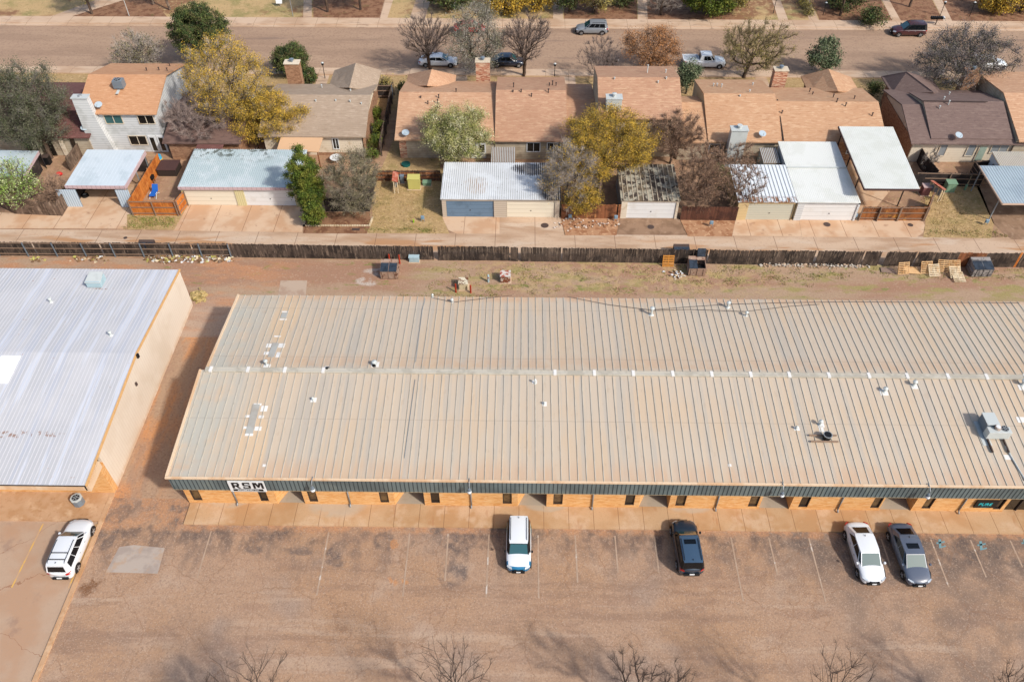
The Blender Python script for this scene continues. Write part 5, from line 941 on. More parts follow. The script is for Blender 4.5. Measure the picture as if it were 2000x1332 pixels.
def dumpster(label, px, py, rot, body, half=False, w_=.82):
    T = thing('dumpster', label, 'dumpster', (0, 0, 0)); d_ = 1.45
    r = MB(); r.slab([(-w_, 0, 1.05), (w_, 0, 1.05), (w_, d_, 1.35), (-w_, d_, 1.35)][::1], 0, (0, 0, -.03)) if not half else None
    r.slab([(-w_, 0, .1), (-w_, .05, .1), (-w_, .05, 1.0), (-w_, 0, 1.0)], 0, (2*w_, 0, 0))
    r.slab([(-w_, d_, .1), (-w_, d_-.05, .1), (-w_, d_-.05, 1.3), (-w_, d_, 1.3)], 0, (2*w_, 0, 0))
    for s in (-1, 1): r.slab([(s*w_, .051, .1), (s*w_, d_-.051, .1), (s*w_, d_-.051, 1.3), (s*w_, .051, 1.0)], 0, (-s*.05, 0, 0))
    r.box(-w_+.05, w_-.05, .05, d_-.05, .1, .16)
    for x in (-.6, 0, .6): r.box(x-.03, x+.03, -.05, -.001, .15, .95)
    r.build('bin', body, T)
    for s in (-1, 1): MB().box(s*w_-.03+(.04 if s > 0 else -.07), s*w_+.03+(.04 if s > 0 else -.07)+.03, .1, 1.1, .55, .72).build('fork_pocket', body, T)
    MB().slab([(-w_, d_-.42, 1.245), (w_, d_-.42, 1.245), (w_, d_, 1.37), (-w_, d_, 1.37)], .04).build('back_deck', body, T)
    MB().slab([(-w_+.02, -.03, 1.06), (-.02, -.03, 1.06), (-.02, d_-.44, 1.27), (-w_+.02, d_-.44, 1.27)], .05).build('lid', M_lid, T)
    if not half: MB().slab([(.02, -.03, 1.06), (w_-.02, -.03, 1.06), (w_-.02, d_-.44, 1.27), (.02, d_-.44, 1.27)], .05).build('lid', M_lid, T)
    else: MB().slab([(.02, d_-.1, 1.42), (w_-.02, d_-.1, 1.42), (w_-.02, d_+.25, 2.15), (.02, d_+.25, 2.15)], .05).build('lid', M_lid, T); MB().box(0, w_-.06, .1, d_-.5, .7, .72).build('inside', M_black, T)
    for x in (-.8, .8):
        for y in (.15, 1.3): MB().cyl((x-.03, y, .08), (x+.03, y, .08), .08, .08, 8).build('caster', M_black, T)
    T.location = P(px, py); T.rotation_euler = (0, 0, rot); return T
dumpster('rust-brown dumpster with both navy lids closed in the dirt lane', 760.5, 546, 0, M_dump); dumpster('brown dumpster with one lid flipped open against the fence', 1360, 540, -.03, M_dump, True); dumpster('grey dumpster with navy lids right of the pallets', 1915, 542, .02, M_dumpg, False, .95)
for lx, hz, l in ((1333, 1.3, 'top of a dark dumpster showing over the fence near the orange pallet'), (284, 1.15, 'dark dumpster lid showing just behind the steel-post fence')):
    D_ = dumpster(l, 0, 0, 0, M_iron); D_.location = (P(lx, 484 if lx > 500 else 474, hz).x, 62.33, .01); D_.scale = (.95, .75, .86)
def pallet_proto(m):
    T = thing('pallet', 'x', 'pallet', (0, 0, 0), 'wooden pallets near the fence')
    for x in (-.55, 0, .51): MB().box(x, x+.04, 0, 1.2, .02, .11).build('stringer', m, T)
    for i in range(7): y = i*.183; MB().box(-.55, .55, y, y+.095, .112, .13).build('slat', m, T)
    return T
pa, pb, pc_ = pallet_proto(M_pal), pallet_proto(M_palw), pallet_proto(M_palo); used = set()
def pallet(proto, label, q, rx, ry, rz):
    T = proto if proto.name not in used else dup(proto); used.add(proto.name)
    T['label'] = label; T.location = q; T.rotation_euler = (rx, ry, rz)
A_ = lambda px, py, z=0, dy=0: P(px, py, z)+Vector((0, dy, 0))
pallet(pc_, 'orange pallet leaning upright against the weathered fence', A_(1304, 520, .02), rad(72), 0, 0)
pallet(pa, 'narrow tan pallet leaning on edge, leftmost of the pallets by the right fence', A_(1763, 535, .08), rad(62), 0, .12)
pallet(pb, 'bleached pallet standing tallest, in front of the middle pallet cluster', A_(1825, 540, .05), rad(38), 0, .1)
pallet(pa, 'tan pallet leaning behind left of the bleached standing pallet', A_(1808, 534, .05), rad(55), 0, .05)
pallet(pa, 'tan pallet leaning behind right of the bleached standing pallet', A_(1840, 531, .05), rad(55), 0, -.1)
pallet(pa, 'tan pallet leaning at the back of the right pallet cluster', A_(1864, 532, .1), rad(45), 0, .05)
pallet(pb, 'pale pallet in the middle of the right pallet cluster', A_(1867, 544, .05), rad(30), 0, .04)
pallet(pb, 'whitest pallet lying in front of the right pallet cluster', A_(1875, 552, .05), rad(12), 0, .03)
q = P(1782, 533); T = thing('plywood_board', 'tan board lying on the dirt between two pallets', 'board', q); MB().slab([(q.x-.8, q.y-.25, .2), (q.x+.75, q.y-.3, .12), (q.x+.5, q.y+.6, .25), (q.x-.75, q.y+.6, .3)], .05).build('board', M_pal, T)
q = P(1733, 529); o = MB().slab([(q.x-.7, q.y-.3, .1), (q.x+.8, q.y-.5, .05), (q.x+.6, q.y+.3, .08), (q.x-.6, q.y+.4, .12)], .04).build('flattened_cardboard', plain('grey_cardboard', c(150, 126, 112))); tag(o, 'flattened grey-brown cardboard on the dirt left of the pallets', 'cardboard')
q = P(1309, 517); o = MB().box(q.x-1.0, q.x+1.0, q.y-.2, q.y-.08, .02, .1).build('timber', M_rail); tag(o, 'long pale timber lying under the orange leaning pallet', 'timber')
def heap(name, label, cat, cols, pts_, n, sz, seed, spread=(.5, .2)):
    rr = random.Random(seed); b = MB()
    for i in range(n):
        px, py = rr.choice(pts_); q = P(px, py)+Vector((rr.gauss(0, spread[0]), rr.gauss(0, spread[1]), 0)); s = sz*rr.uniform(.4, 1.3); k = rr.randrange(len(cols)); z = max(0, rr.gauss(.08, .08))
        a = rr.uniform(0, 6.28); ca, sa = math.cos(a)*s, math.sin(a)*s; t = rr.uniform(.03, .3)*s
        b.slab([(q.x+ca, q.y+sa, z+t), (q.x-sa, q.y+ca*.7, z+t+rr.uniform(-.05, .08)), (q.x-ca, q.y-sa, z+t), (q.x+sa*.8, q.y-ca, z+t+rr.uniform(0, .08))], t+.02, mi=k)
    o = b.build(name, cols); o['kind'] = 'stuff'; tag(o, label, cat); return o
M_twig = mat('dry_brush', c(140, 108, 76), island=.5)
heap('rubbish', 'scattered rubbish and dry brush along the foot of the steel-post fence', 'rubbish', [M_white, M_twig, M_twig, M_rail, M_palw, M_twig, M_yg], [(x, 507+4*math.sin(x)) for x in range(292, 452, 8)]+[(160, 507), (190, 507), (70, 508)], 420, .17, 3)
heap('stones', 'row of pale broken stones along the foot of the leaning fence', 'stones', [M_curb, plain('pale_stone', c(214, 204, 190))], [(x, 519.5+(x-1490)*.011) for x in range(1488, 1690, 6)], 260, .11, 5, (.3, .1))
heap('stones', 'white rubble scattered on the orange soil between two garages', 'stones', [plain('chalk_stone', c(226, 208, 192)), M_ored], [(1110, 443), (1140, 442), (1165, 441), (1190, 438), (1130, 430)], 90, .13, 8, (.9, .3))
heap('debris', 'white debris on the weeds left of the open dumpster', 'debris', [M_white, M_palw, M_twig], [(1325, 540), (1318, 534)], 40, .16, 9, (.35, .2))
def weeds(name, label, rects, n, cols, seed, h=.14, px=True):
    rg = np.random.default_rng(seed); V = []
    for (x0, x1, y0, y1) in rects:
        k = max(3, int(n/len(rects)/14)); cx = rg.uniform(x0, x1, k); cy = rg.uniform(y0, y1, k); m = 14
        X_ = (cx[:, None]+rg.normal(0, .28, (k, m))).ravel(); Y_ = (cy[:, None]+rg.normal(0, .16, (k, m))).ravel()
        a = rg.uniform(0, 6.28, len(X_)); w_ = .035; hh = h*rg.uniform(.4, 1.3, len(X_)); p = np.stack([X_, Y_, np.zeros_like(X_)], 1)
        u = np.stack([np.cos(a)*w_, np.sin(a)*w_, np.zeros_like(a)], 1); t = np.stack([rg.normal(0, .07, len(a)), rg.normal(0, .07, len(a)), hh], 1)
        V.append(np.stack([p-u, p+u, p+t], 1).reshape(-1, 3))
    V = np.concatenate(V); o = npmesh(name, V, np.arange(len(V)).reshape(-1, 3), cols, None, 3); o['kind'] = 'stuff'; tag(o, label, 'grass')
M_wg = mat('weed_green', c(134, 140, 66), [dict(c=c(170, 150, 90), s=1.3, lo=.45, hi=.58)], island=.5); M_wy = mat('straw_grass', c(204, 176, 118), [dict(c=c(160, 140, 84), s=1.6, lo=.5, hi=.62)], island=.5)
weeds('weeds', 'green and straw weeds in the dirt lane behind the fence line', [(-9, 3, 56.6, 61.4), (0, 18, 57.4, 61.6), (16, 30, 58.6, 61.4), (28, 50, 59.6, 61.6), (-12, -2, 55, 57)], 6000, M_wg, 1)
weeds('dry_grass_tufts', 'straw-coloured tufts on the grass patch left of the blue-door garage', [(-16, -9, 66.8, 76)], 3500, M_wy, 2, .12); weeds('dry_grass_tufts', 'straw and green tufts on the right grass patch', [(43, 48.5, 66.8, 75)], 2600, M_wy, 3, .12)
weeds('weeds', 'green weeds around the orange board fence corner', [(-41.5, -36.8, 66.6, 68.6)], 1200, M_wg, 4, .2); weeds('weeds', 'weeds fringing the alley edge by the right grass patch', [(42, 50, 66.4, 67.4), (-16, -9, 66.4, 67)], 1200, M_wg, 6, .15)
q = P(399, 578)+Vector((-.4, -.3, 0))
heap('dry_bush', 'pale dry bush at the rear corner of the cream side wall', 'bush', [M_wy], [(390, 583), (386, 578)], 160, .22, 4, (.25, .3))
# meter frames
def mframe(label, px, py, rot):
    T = thing('meter_rack', label, 'meter rack', (0, 0, 0)); r = MB(); r.slab([(-.25, 0, 1.75), (.35, 0, 1.55), (.35, 1.8, 1.55), (-.25, 1.8, 1.75)], .06); r.build('roof', mat('red_rack_roof', c(176, 92, 68), [dict(c=c(196, 130, 108), s=2, lo=.5, hi=.6)]), T)
    for y in (.1, 1.7):
        for x in (-.15, .25): MB().box(x, x+.07, y-.04, y+.04, 0, 1.55).build('post', M_palw, T)
    for i, y in enumerate((.35, .85, 1.35)): MB().box(-.05, .15, y-.15, y+.15, .7, 1.3).build('meter', M_steel, T)
    MB().box(.02, .06, .1, 1.7, .5, 1.4).build('backboard', M_palw, T); T.location = P(px, py); T.rotation_euler = (0, 0, rot)
mframe('red-roofed wooden meter rack beside the yellow-green cabinet', 773, 379, .05); mframe('leaning red-roofed meter rack between maroon and green boxes', 1833, 395, .45)
def meter(label, px, py, h=.7):
    q = P(px, py); T = thing('gas_meter', label, 'gas meter', q, 'blue-grey gas meters along the alley'); r = MB(); r.tube([q+Vector((-.18, 0, 0)), q+Vector((-.18, 0, h)), q+Vector((.18, 0, h)), q+Vector((.18, 0, 0))], .03, 6); r.build('pipe', M_grey, T); MB().box(q.x-.17, q.x+.17, q.y-.12, q.y+.12, h-.35, h+.02).build('meter_body', plain('gas_meter_blue', c(130, 158, 176)), T, bev=.04)
meter('blue gas meter at the left end of the brown picket fence', 1113, 430); meter('blue gas meter left of the flaking-roof garage', 1202, 432); meter('blue gas meter on the orange soil right of the flaking-roof garage', 1388, 443); meter('blue gas meter at the right corner of the wide white door', 1668, 430, .8); meter('gas meter on the right grass patch beside the old driveway', 1924, 440); meter('pale blue gas meter in the dry grass left of the blue-door garage', 826, 433)
def lidc(label, px, py, r_=.38): q = P(px, py); T = thing('manhole_cover', label, 'manhole cover', q, 'round iron covers in the driveways'); MB().cyl(q+Vector((0, 0, .018)), q+Vector((0, 0, .035)), r_*1.12, r_*1.12, 24).build('ring', M_rail, T); MB().cyl(q+Vector((0, 0, .036)), q+Vector((0, 0, .042)), r_, r_, 24).build('cover', M_iron, T)
lidc('round iron cover in front of the cream garage door', 1064, 441); lidc('dark round cover in front of the flaking-roof garage', 1271, 444, .35); lidc('round cover in front of the wide white garage door', 1615, 439, .34); lidc('small round cover below the warm brown gate fence', 1778, 440, .26)
q = P(245, 465); o = MB().cyl(q+Vector((0, 0, .012)), q+Vector((0, 0, .03)), .2, .2, 16).build('drain_cover', M_iron); tag(o, 'small drain in the stained alley behind the orange fence', 'drain')
q = P(695, 449); o = MB().box(q.x-.4, q.x+.4, q.y-.15, q.y+.2, .012, .05).build('drain_grate', M_iron); tag(o, 'rectangular iron grate at the alley edge by the planter', 'drain')
r = MB(); a, b_, c2 = P(594, 442), P(722, 442), P(729, 424)
def curb_line(a, b_, r): 
    n = int((b_-a).length/.25)
    for i in range(n): p = a.lerp(b_, i/n); r.box(p.x-.1, p.x+.1, p.y-.07, p.y+.07, .01, .14)
curb_line(a, b_, r); curb_line(b_, c2, r); curb_line(a, P(598, 420), r); tag(r.build('planter_border', M_palw), 'scalloped stone border round the planter below the pine', 'planter border')
T = thing('patio_chair', 'blue and white folding chairs on the orange-fenced patio', 'chair', P(302, 384)); q = P(302, 384)
mb_ = plain('bright_blue_fabric', c(30, 100, 190)); MB().slab([(q.x-.35, q.y-.5, .4), (q.x+.3, q.y-.5, .4), (q.x+.35, q.y+.5, .45), (q.x-.3, q.y+.5, .45)], .04).build('seat', mb_, T); MB().slab([(q.x-.3, q.y+.5, .45), (q.x+.35, q.y+.5, .45), (q.x+.35, q.y+.9, 1.0), (q.x-.3, q.y+.9, 1.0)], .04).build('backrest', mb_, T)
r = MB(); [r.bar((q.x+x, q.y+y, 0), (q.x+x, q.y-y*.3, .45), .05, .05) for x in (-.35, .33) for y in (-.5, .7)]; r.build('frame', M_white, T)
T = thing('hot_tub', 'dark maroon covered spa beside the streaky-roofed garage', 'hot tub', P(330, 345)); q = P(327, 345); MB().box(q.x-1.0, q.x+1.1, q.y, q.y+1.9, 0, .8).build('tub', M_frame, T, bev=.05); MB().box(q.x-1.05, q.x+.03, q.y-.05, q.y+1.95, .81, .92).build('cover', MATS['dark_maroon_trim'], T, bev=.03); MB().box(q.x+.05, q.x+1.15, q.y-.05, q.y+1.95, .81, .92).build('cover', MATS['dark_maroon_trim'], T, bev=.03)
T = thing('plastic_tub', 'blue, yellow and black stacked plastic tub by the orange fence top', 'plastic tub', P(316, 324)); q = P(316, 324); MB().cyl(q, q+Vector((0, 0, .5)), .3, .36, 14).build('base', M_black, T); MB().cyl(q+Vector((0, 0, .5)), q+Vector((0, 0, .95)), .38, .38, 14).build('middle', plain('yellow_plastic', c(238, 178, 50)), T); MB().cyl(q+Vector((0, 0, .95)), q+Vector((0, 0, 1.4)), .34, .3, 14).build('top', plain('sky_blue_plastic', c(70, 170, 206)), T)
T = thing('grill', 'dark barbecue grill on the orange-fenced patio', 'grill', P(297, 355)); q = P(297, 357); MB().box(q.x-.5, q.x+.4, q.y-.3, q.y+.3, .5, .95).build('firebox', M_black, T, bev=.06); r = MB(); [r.bar((q.x+x, q.y+y, 0), (q.x+x, q.y+y, .5), .05, .05) for x in (-.4, .3) for y in (-.2, .2)]; r.build('leg_frame', M_iron, T)
for px, py, l, col in ((145, 298, 'red toy and bin near the white house porch', c(190, 60, 36)), (117, 343, 'bright red toy lying in the far-left yard', c(226, 40, 40)), (155, 296, 'second red toy further right by the porch corner', c(220, 60, 40))):
    q = P(px, py); o = MB().ball(q+Vector((0, 0, .22)), .34, (1.2, .8, .65), 8).build('yard_toy', plain('toy_red_%d' % px, col)); tag(o, l, 'toy')
q = P(95, 320); T = thing('wheelie_bin', 'black wheeled bin in the far-left yard', 'bin', q); MB().box(q.x-.35, q.x+.35, q.y-.35, q.y+.35, 0, 1.0).build('bin', M_black, T, bev=.05); MB().box(q.x-.38, q.x+.38, q.y-.4, q.y+.36, 1.0, 1.07).build('lid', M_iron, T)
q = P(793, 323); T = thing('play_disc', 'round dark green disc lying in the yard left of the blossoming tree', 'play disc', q); MB().cyl(q, q+Vector((0, 0, .25)), .5, .5, 20).build('disc', plain('dark_teal', c(24, 96, 88)), T); MB().cyl(q+Vector((0, 0, .251)), q+Vector((0, 0, .26)), .42, .42, 20).build('top', plain('darker_teal', c(20, 80, 74)), T)
q = P(658, 318); T = thing('garden_table', 'white round table under the grey-olive tree', 'table', q); MB().cyl(q+Vector((0, 0, .7)), q+Vector((0, 0, .74)), .7, .7, 20).build('table_top', M_white, T); MB().cyl(q, q+Vector((0, 0, .7)), .05, .05, 8).build('leg', M_white, T)
q = P(1833, 312); T = thing('condenser_unit', 'grey condenser on the patio by the cream wall of the dark brown house', 'air conditioner', q); MB().box(q.x-.4, q.x+.4, q.y-.4, q.y+.4, 0, .75).build('cabinet', M_lgrey, T, bev=.02); fan(q.x, q.y, .76, .3, T)
q = P(733, 262); T = thing('condenser_unit', 'round-topped condenser among the hedge beside the grey-tan house', 'air conditioner', q); MB().cyl(q, q+Vector((0, 0, .9)), .42, .42, 20).build('cabinet', M_steel, T); fan(q.x, q.y, .9, .36, T)
# street lamps, posts, mailboxes north of the street
def lamp(label, px, py, h, m, head=True):
    q = P(px, py); T = thing('yard_lamp', label, 'lamp post', q, 'lamp posts in the front yards'); MB().cyl(q, q+Vector((0, 0, h)), .05, .04, 8).build('pole', m, T)
    if head: MB().box(q.x-.13, q.x+.13, q.y-.13, q.y+.13, h, h+.3).build('lamp_head', m, T); MB().cyl(q+Vector((0, 0, h+.3)), q+Vector((0, 0, h+.42)), .2, .04, 8).build('lamp_cap', M_lgrey, T)
lamp('tall pale grey pole on the left lawn beyond the street', 252.5, 32, 5, M_lgrey, False); lamp('tall grey pole on the lawn left of the first straight footpath', 572.5, 33, 4.5, M_grey, False)
lamp('black lamp post at the footpath left of the hedge', 1510, 27, 2.0, M_black); lamp('black lamp post on the mulch bed right of the hedge', 1607, 31, 1.6, M_black); lamp('black lamp post behind the black mailboxes', 1836, 32, 1.8, M_black); lamp('black lamp post near the yellow bushes at top right', 1893, 33, 1.8, M_black)
lamp('dark lamp post on the near verge left of the grey cross-gable', 635, 154, 1.9, M_black, True); lamp('dark lamp post on the near verge behind the pink-brown ridge', 1083, 150, 1.5, M_black); lamp('dark post on the near verge at far right by the orange-tan roof', 1968, 156, 1.9, M_black, False)
def mailboxes(label, px, py, n):
    q = P(px, py); T = thing('mailbox_cluster', label, 'mailboxes', q); MB().box(q.x-.05, q.x+.05, q.y-.05, q.y+.05, 0, 1.0).build('post', M_iron, T); MB().box(q.x-n*.14, q.x+n*.14, q.y-.15, q.y+.15, 1.0, 1.05).build('shelf', M_iron, T)
    for i in range(n):
        x = q.x-n*.14+i*.28+.14; r = MB(); r.cyl((x, q.y-.25, 1.22), (x, q.y+.25, 1.22), .13, .13, 10); r.box(x-.13, x+.13, q.y-.25, q.y+.25, 1.06, 1.22); r.build('mailbox', M_white if i == n-1 else M_black, T)
mailboxes('row of black mailboxes with a white end one at the far kerb', 1826, 51, 7); mailboxes('dark mailboxes at the near kerb behind the tallest roof', 1195, 135, 6)
q = P(547, 14); T = thing('yard_sign', 'small white sign board on the lawn at the top edge', 'sign', q); MB().slab([(q.x-.5, q.y, .5), (q.x+.4, q.y, .5), (q.x+.45, q.y+.4, 1.2), (q.x-.55, q.y+.4, 1.2)], .04).build('panel', M_white, T); MB().box(q.x-.04, q.x+.04, q.y+.2, q.y+.26, 0, .7).build('post', M_grey, T)
#@@TREES
# ---------------- trees ----------------
def skel(rg, base, ctr, rx, rz, n, trunk_r, forks=1, shape='round', lean=0.35):
    """space-filling branch skeleton -> nodes, parents, radii, depth of tips"""
    base = np.array(base, float); ctr = np.array(ctr, float)
    u = rg.normal(size=(n*2, 3)); u /= np.linalg.norm(u, axis=1)[:, None]; rr = rg.random(n*2)**(1/2.4)
    T = u*rr[:, None]
    if shape == 'vase': T = T[T[:, 2] > -.75+.6*np.hypot(T[:, 0], T[:, 1])*0]; T[:, 2] = T[:, 2]*1.0; T = T[np.hypot(T[:, 0], T[:, 1]) < .35+.65*(T[:, 2]+1)/1.3]
    if shape == 'cone': T = T[np.hypot(T[:, 0], T[:, 1]) < .98-.42*(T[:, 2]+1)]
    lob = rg.uniform(-1, 1, (7, 3)); lob /= np.linalg.norm(lob, axis=1)[:, None]
    dv = (T/np.maximum(np.linalg.norm(T, axis=1), .01)[:, None])@lob.T
    T = T*(0.86+.22*np.clip(dv.max(1), 0, 1)**4)[:, None]
    T = T[:n]*np.array([rx, rx, rz])+ctr
    zf = max(ctr[2]-rz*1.0, .35*ctr[2]) if shape != 'cone' else ctr[2]+rz*.8
    nodes = []; par = []
    m = max(3, int(zf/.6)); off = np.array([ctr[0]-base[0], ctr[1]-base[1], 0])*.4
    for i in range(m+1):
        t = i/m; nodes.append(base+off*t+np.array([rg.normal(0, .04), rg.normal(0, .04), zf*t])); par.append(i-1)
    fork = nodes[-1]; start = m if shape != 'cone' else 1
    T = T[np.argsort(np.linalg.norm(T-fork, axis=1))]
    pl = [0.]*(m+1)
    for i in range(1, m+1): pl[i] = 0 if shape == 'cone' else pl[i-1]
    A = np.zeros((len(T)*8+m+2, 3)); A[:m+1] = nodes; PL = np.full(len(A), 1e9); PL[start:m+1] = 0
    if shape == 'cone': PL[start:m+1] = 0
    cnt = m+1; par = par+[0]*(len(A)-cnt); tips = []
    for t in T:
        d = np.linalg.norm(A[:cnt]-t, axis=1); up = np.maximum(0, A[:cnt, 2]-t[2])*(.8 if shape != 'cone' else .2)
        j = int(np.argmin(d+(.8 if shape == 'vase' else .35)*PL[:cnt]+up)); L_ = d[j]; k = min(6, max(1, int(L_/.7))); p0 = A[j].copy(); prev = j
        for i in range(1, k+1):
            s = i/k; q = p0+(t-p0)*s+rg.normal(0, .05*L_/k+.03, 3)*(i < k); q[2] += (.12*L_*math.sin(s*math.pi))*(1 if shape != 'cone' else -.5)*-1*(.6)
            A[cnt] = q; par[cnt] = prev; PL[cnt] = PL[prev]+np.linalg.norm(q-A[prev]); prev = cnt; cnt += 1
        tips.append(prev)
    A = A[:cnt]; par = np.array(par[:cnt]); w_ = np.zeros(cnt)
    for t in tips: w_[t] = 1
    for i in range(cnt-1, 0, -1):
        if w_[i] == 0: w_[i] = .3
        w_[par[i]] += w_[i]
    R2 = trunk_r*np.clip(w_/w_[0], 0, 1)**.5; R2 = np.maximum(R2, .009)
    return A, par, R2, m, np.array(tips), fork
def segs_mesh(A, par, R2, idx):
    k = 5; a, b_ = A[par[idx]], A[idx]; ra, rb = R2[par[idx]]*.92, R2[idx]; ra = np.minimum(ra, rb*1.7)
    d = b_-a; d /= np.maximum(np.linalg.norm(d, axis=1), 1e-6)[:, None]; h = np.where(np.abs(d[:, 2:3]) > .9, np.array([[1., 0, 0]]), np.array([[0, 0, 1.]]))
    u = np.cross(d, h); u /= np.linalg.norm(u, axis=1)[:, None]; v = np.cross(d, u)
    an = np.arange(k)*2*np.pi/k; ring = u[:, None]*np.cos(an)[None, :, None]+v[:, None]*np.sin(an)[None, :, None]
    V = np.concatenate([a[:, None]+ring*ra[:, None, None], b_[:, None]+ring*rb[:, None, None]], 1)
    n = len(idx); F = np.array([[i, (i+1) % k, k+(i+1) % k, k+i] for i in range(k)])[None]+np.arange(n)[:, None, None]*2*k
    return V.reshape(-1, 3), F.reshape(-1, 4)
def slivers(rg, P0, D, L_, w_):
    n = len(P0); s = np.cross(D, rg.normal(size=(n, 3))); s /= np.linalg.norm(s, axis=1)[:, None]+1e-9; s *= w_
    mid = P0+D*L_[:, None]*.55+rg.normal(0, .06, (n, 3))*L_[:, None]
    V = np.stack([P0-s, P0+s, mid+s*.7, mid-s*.7, P0+D*L_[:, None]], 1).reshape(-1, 3); b = np.arange(n)[:, None]*5
    F = np.concatenate([b+np.array([[0, 1, 2]]), b+np.array([[0, 2, 3]]), b+np.array([[3, 2, 4]])]); return V, F
def leafq(rg, C_, size):
    n = len(C_); a = rg.normal(size=(n, 3)); a /= np.linalg.norm(a, axis=1)[:, None]; b_ = np.cross(a, rg.normal(size=(n, 3))); b_ /= np.linalg.norm(b_, axis=1)[:, None]
    s = size*rg.uniform(.5, 1.3, n)[:, None]; a, b_ = a*s, b_*s*.7
    return np.stack([C_-a, C_-b_, C_+a, C_+b_], 1).reshape(-1, 3), np.arange(n*4).reshape(-1, 4)
NT = [0]
def tree(label, px, py, rxp, ryp, clear, kind, leaf=None, bark=None, nl=6000, ls=.11, ntw=1500, tl=.7, tw=.014, n=170, tr=.16, name='tree', cat='tree', group=None, twm=None, base=None, sprd=.34, flat=1.0):
    NT[0] += 1; rg = np.random.default_rng(100+NT[0]); zc = 4
    for _ in range(6):
        C_ = P(px, py, zc); s = scale_at(C_); rx = rxp/s; ap = ryp/s
        v = max(ap*ap-(rx*.72)**2, (rx*.35)**2); rz = min(math.sqrt(v)/.69, rx*1.9); zc = clear+rz
    b = P(*base) if base else Vector((C_.x, C_.y, 0))
    shape = {'vase': 'vase', 'cone': 'cone'}.get(kind, 'round')
    A, par, R2, m, tips, fork = skel(rg, b, C_, rx*.93, rz*.93, n, tr, shape=shape)
    T = thing(name, label, cat, b, group); bark = bark or M_bark
    ti = np.arange(1, m+1); bi = np.arange(m+1, len(A))
    V, F = segs_mesh(A, par, R2, ti); npmesh('trunk', V, F, bark, T, 4)
    V, F = segs_mesh(A, par, R2, bi); npmesh('branches', V, F, bark, T, 4)
    out = A[bi]-np.array(fork); out /= np.linalg.norm(out, axis=1)[:, None]+1e-6; wt = np.linalg.norm((A[bi]-np.array(C_))/np.array([rx, rx, rz]), axis=1)+.15
    wt /= wt.sum()
    if ntw:
        i = rg.choice(len(bi), ntw, p=wt); D = out[i]+rg.normal(0, .55, (ntw, 3))+np.array([0, 0, .15]); D /= np.linalg.norm(D, axis=1)[:, None]
        st = A[bi][i]+(A[par[bi]][i]-A[bi][i])*rg.random(ntw)[:, None]
        V, F = slivers(rg, st, D, tl*rg.uniform(.4, 1.2, ntw), tw); npmesh('twigs', V, F, twm or bark, T, 3)
        ends = st+D*tl*.6
    else: ends = A[bi]
    if nl:
        src = ends if ntw else A[bi]; cl = src[rg.choice(len(src), max(40, nl//28))]
        C2 = cl[rg.choice(len(cl), nl)]+rg.normal(0, 1, (nl, 3))*sprd*np.array([1, 1, .8])
        V, F = leafq(rg, C2, ls); npmesh('crown', V, F, leaf, T, 4)
    return T
G1 = 'trees and bushes in the back yards'; G2_ = 'trees along the street'; G3_ = 'bare trees at the bottom edge'; G4_ = 'trees beyond the street'
D2 = dict(group=G1)
# back yards, left to right
tree('huge dense grey-green tree over the far-left house', 52, 208, 82, 92, .9, 'round', leafm('dark_olive_grey_leaves', c(104, 102, 84), c(80, 82, 62), c(72, 78, 50)), n=300, nl=60000, ls=.055, ntw=22000, tl=.55, tw=.012, tr=.3, twm=plain('grey_twig', c(132, 126, 116)), sprd=.45, **D2)
tree('pale fresh-green tree at the far-left edge below the grey tree', 20, 352, 52, 52, 1.2, 'round', L_lim, nl=7000, ls=.07, ntw=2500, tl=.5, tw=.012, twm=M_bark_l, **D2)
tree('bare brown brush heap inside the far-left picket fence', 92, 372, 48, 30, .2, 'round', L_brn, nl=700, ls=.05, ntw=5000, tl=.55, tw=.012, n=150, twm=mat('brown_twig', c(164, 134, 112), island=.5), tr=.06, name='bush', cat='bush', **D2)
M_tw1 = MATS['brown_twig']; M_tw2 = mat('grey_bare_twig', c(176, 164, 152), island=.5); M_tw3 = mat('ochre_twig', c(158, 130, 84), island=.5)
tree('large yellow-budding tree with grey limbs between the white and grey-tan houses', 440, 152, 96, 88, 3.2, 'round', L_yel, n=300, nl=36000, ls=.06, ntw=7000, tl=.8, tw=.013, twm=M_tw2, tr=.26, base=(430, 292), **D2)
tree('bright yellow tree crown reaching over the grey-tan roof', 522, 226, 78, 62, 1.4, 'round', L_yel, nl=34000, ls=.058, ntw=5000, tl=.6, tw=.012, twm=M_tw3, base=(500, 292), **D2)
tree('bare grey wispy tree beside the right wall of the white house', 378, 226, 72, 62, 1.5, 'round', None, M_bark_l, nl=0, n=280, ntw=16000, tl=.7, tw=.009, twm=mat('mauve_grey_twig', c(172, 152, 142), island=.5), tr=.12, **D2)
tree('bright green pine at the right end of the streaky-roofed garage', 597, 352, 40, 70, .3, 'round', L_grn, nl=52000, ls=.065, ntw=0, n=150, tr=.14, name='pine_tree', cat='pine', sprd=.2, base=(606, 408), **D2)
tree('small bright green pine in the planter', 612, 417, 26, 26, .1, 'round', L_grn, nl=6500, ls=.08, ntw=0, n=90, tr=.08, name='pine_tree', cat='pine', sprd=.17, **D2)
tree('grey-olive thicket tree between the pine and the yellow-green cabinet', 690, 352, 64, 68, .3, 'round', L_olv, nl=16000, ls=.05, ntw=15000, tl=.6, tw=.01, n=260, twm=mat('pale_olive_twig', c(158, 146, 126), island=.4), tr=.12, base=(700, 400), **D2)
tree('round tree with pale blossom and fresh leaves behind the blue-door garage', 893, 256, 77, 67, 1.3, 'round', L_blo, nl=60000, ls=.055, ntw=4200, tl=.5, tw=.01, n=240, sprd=.33, twm=M_bark_l, tr=.2, base=(894, 318), **D2)
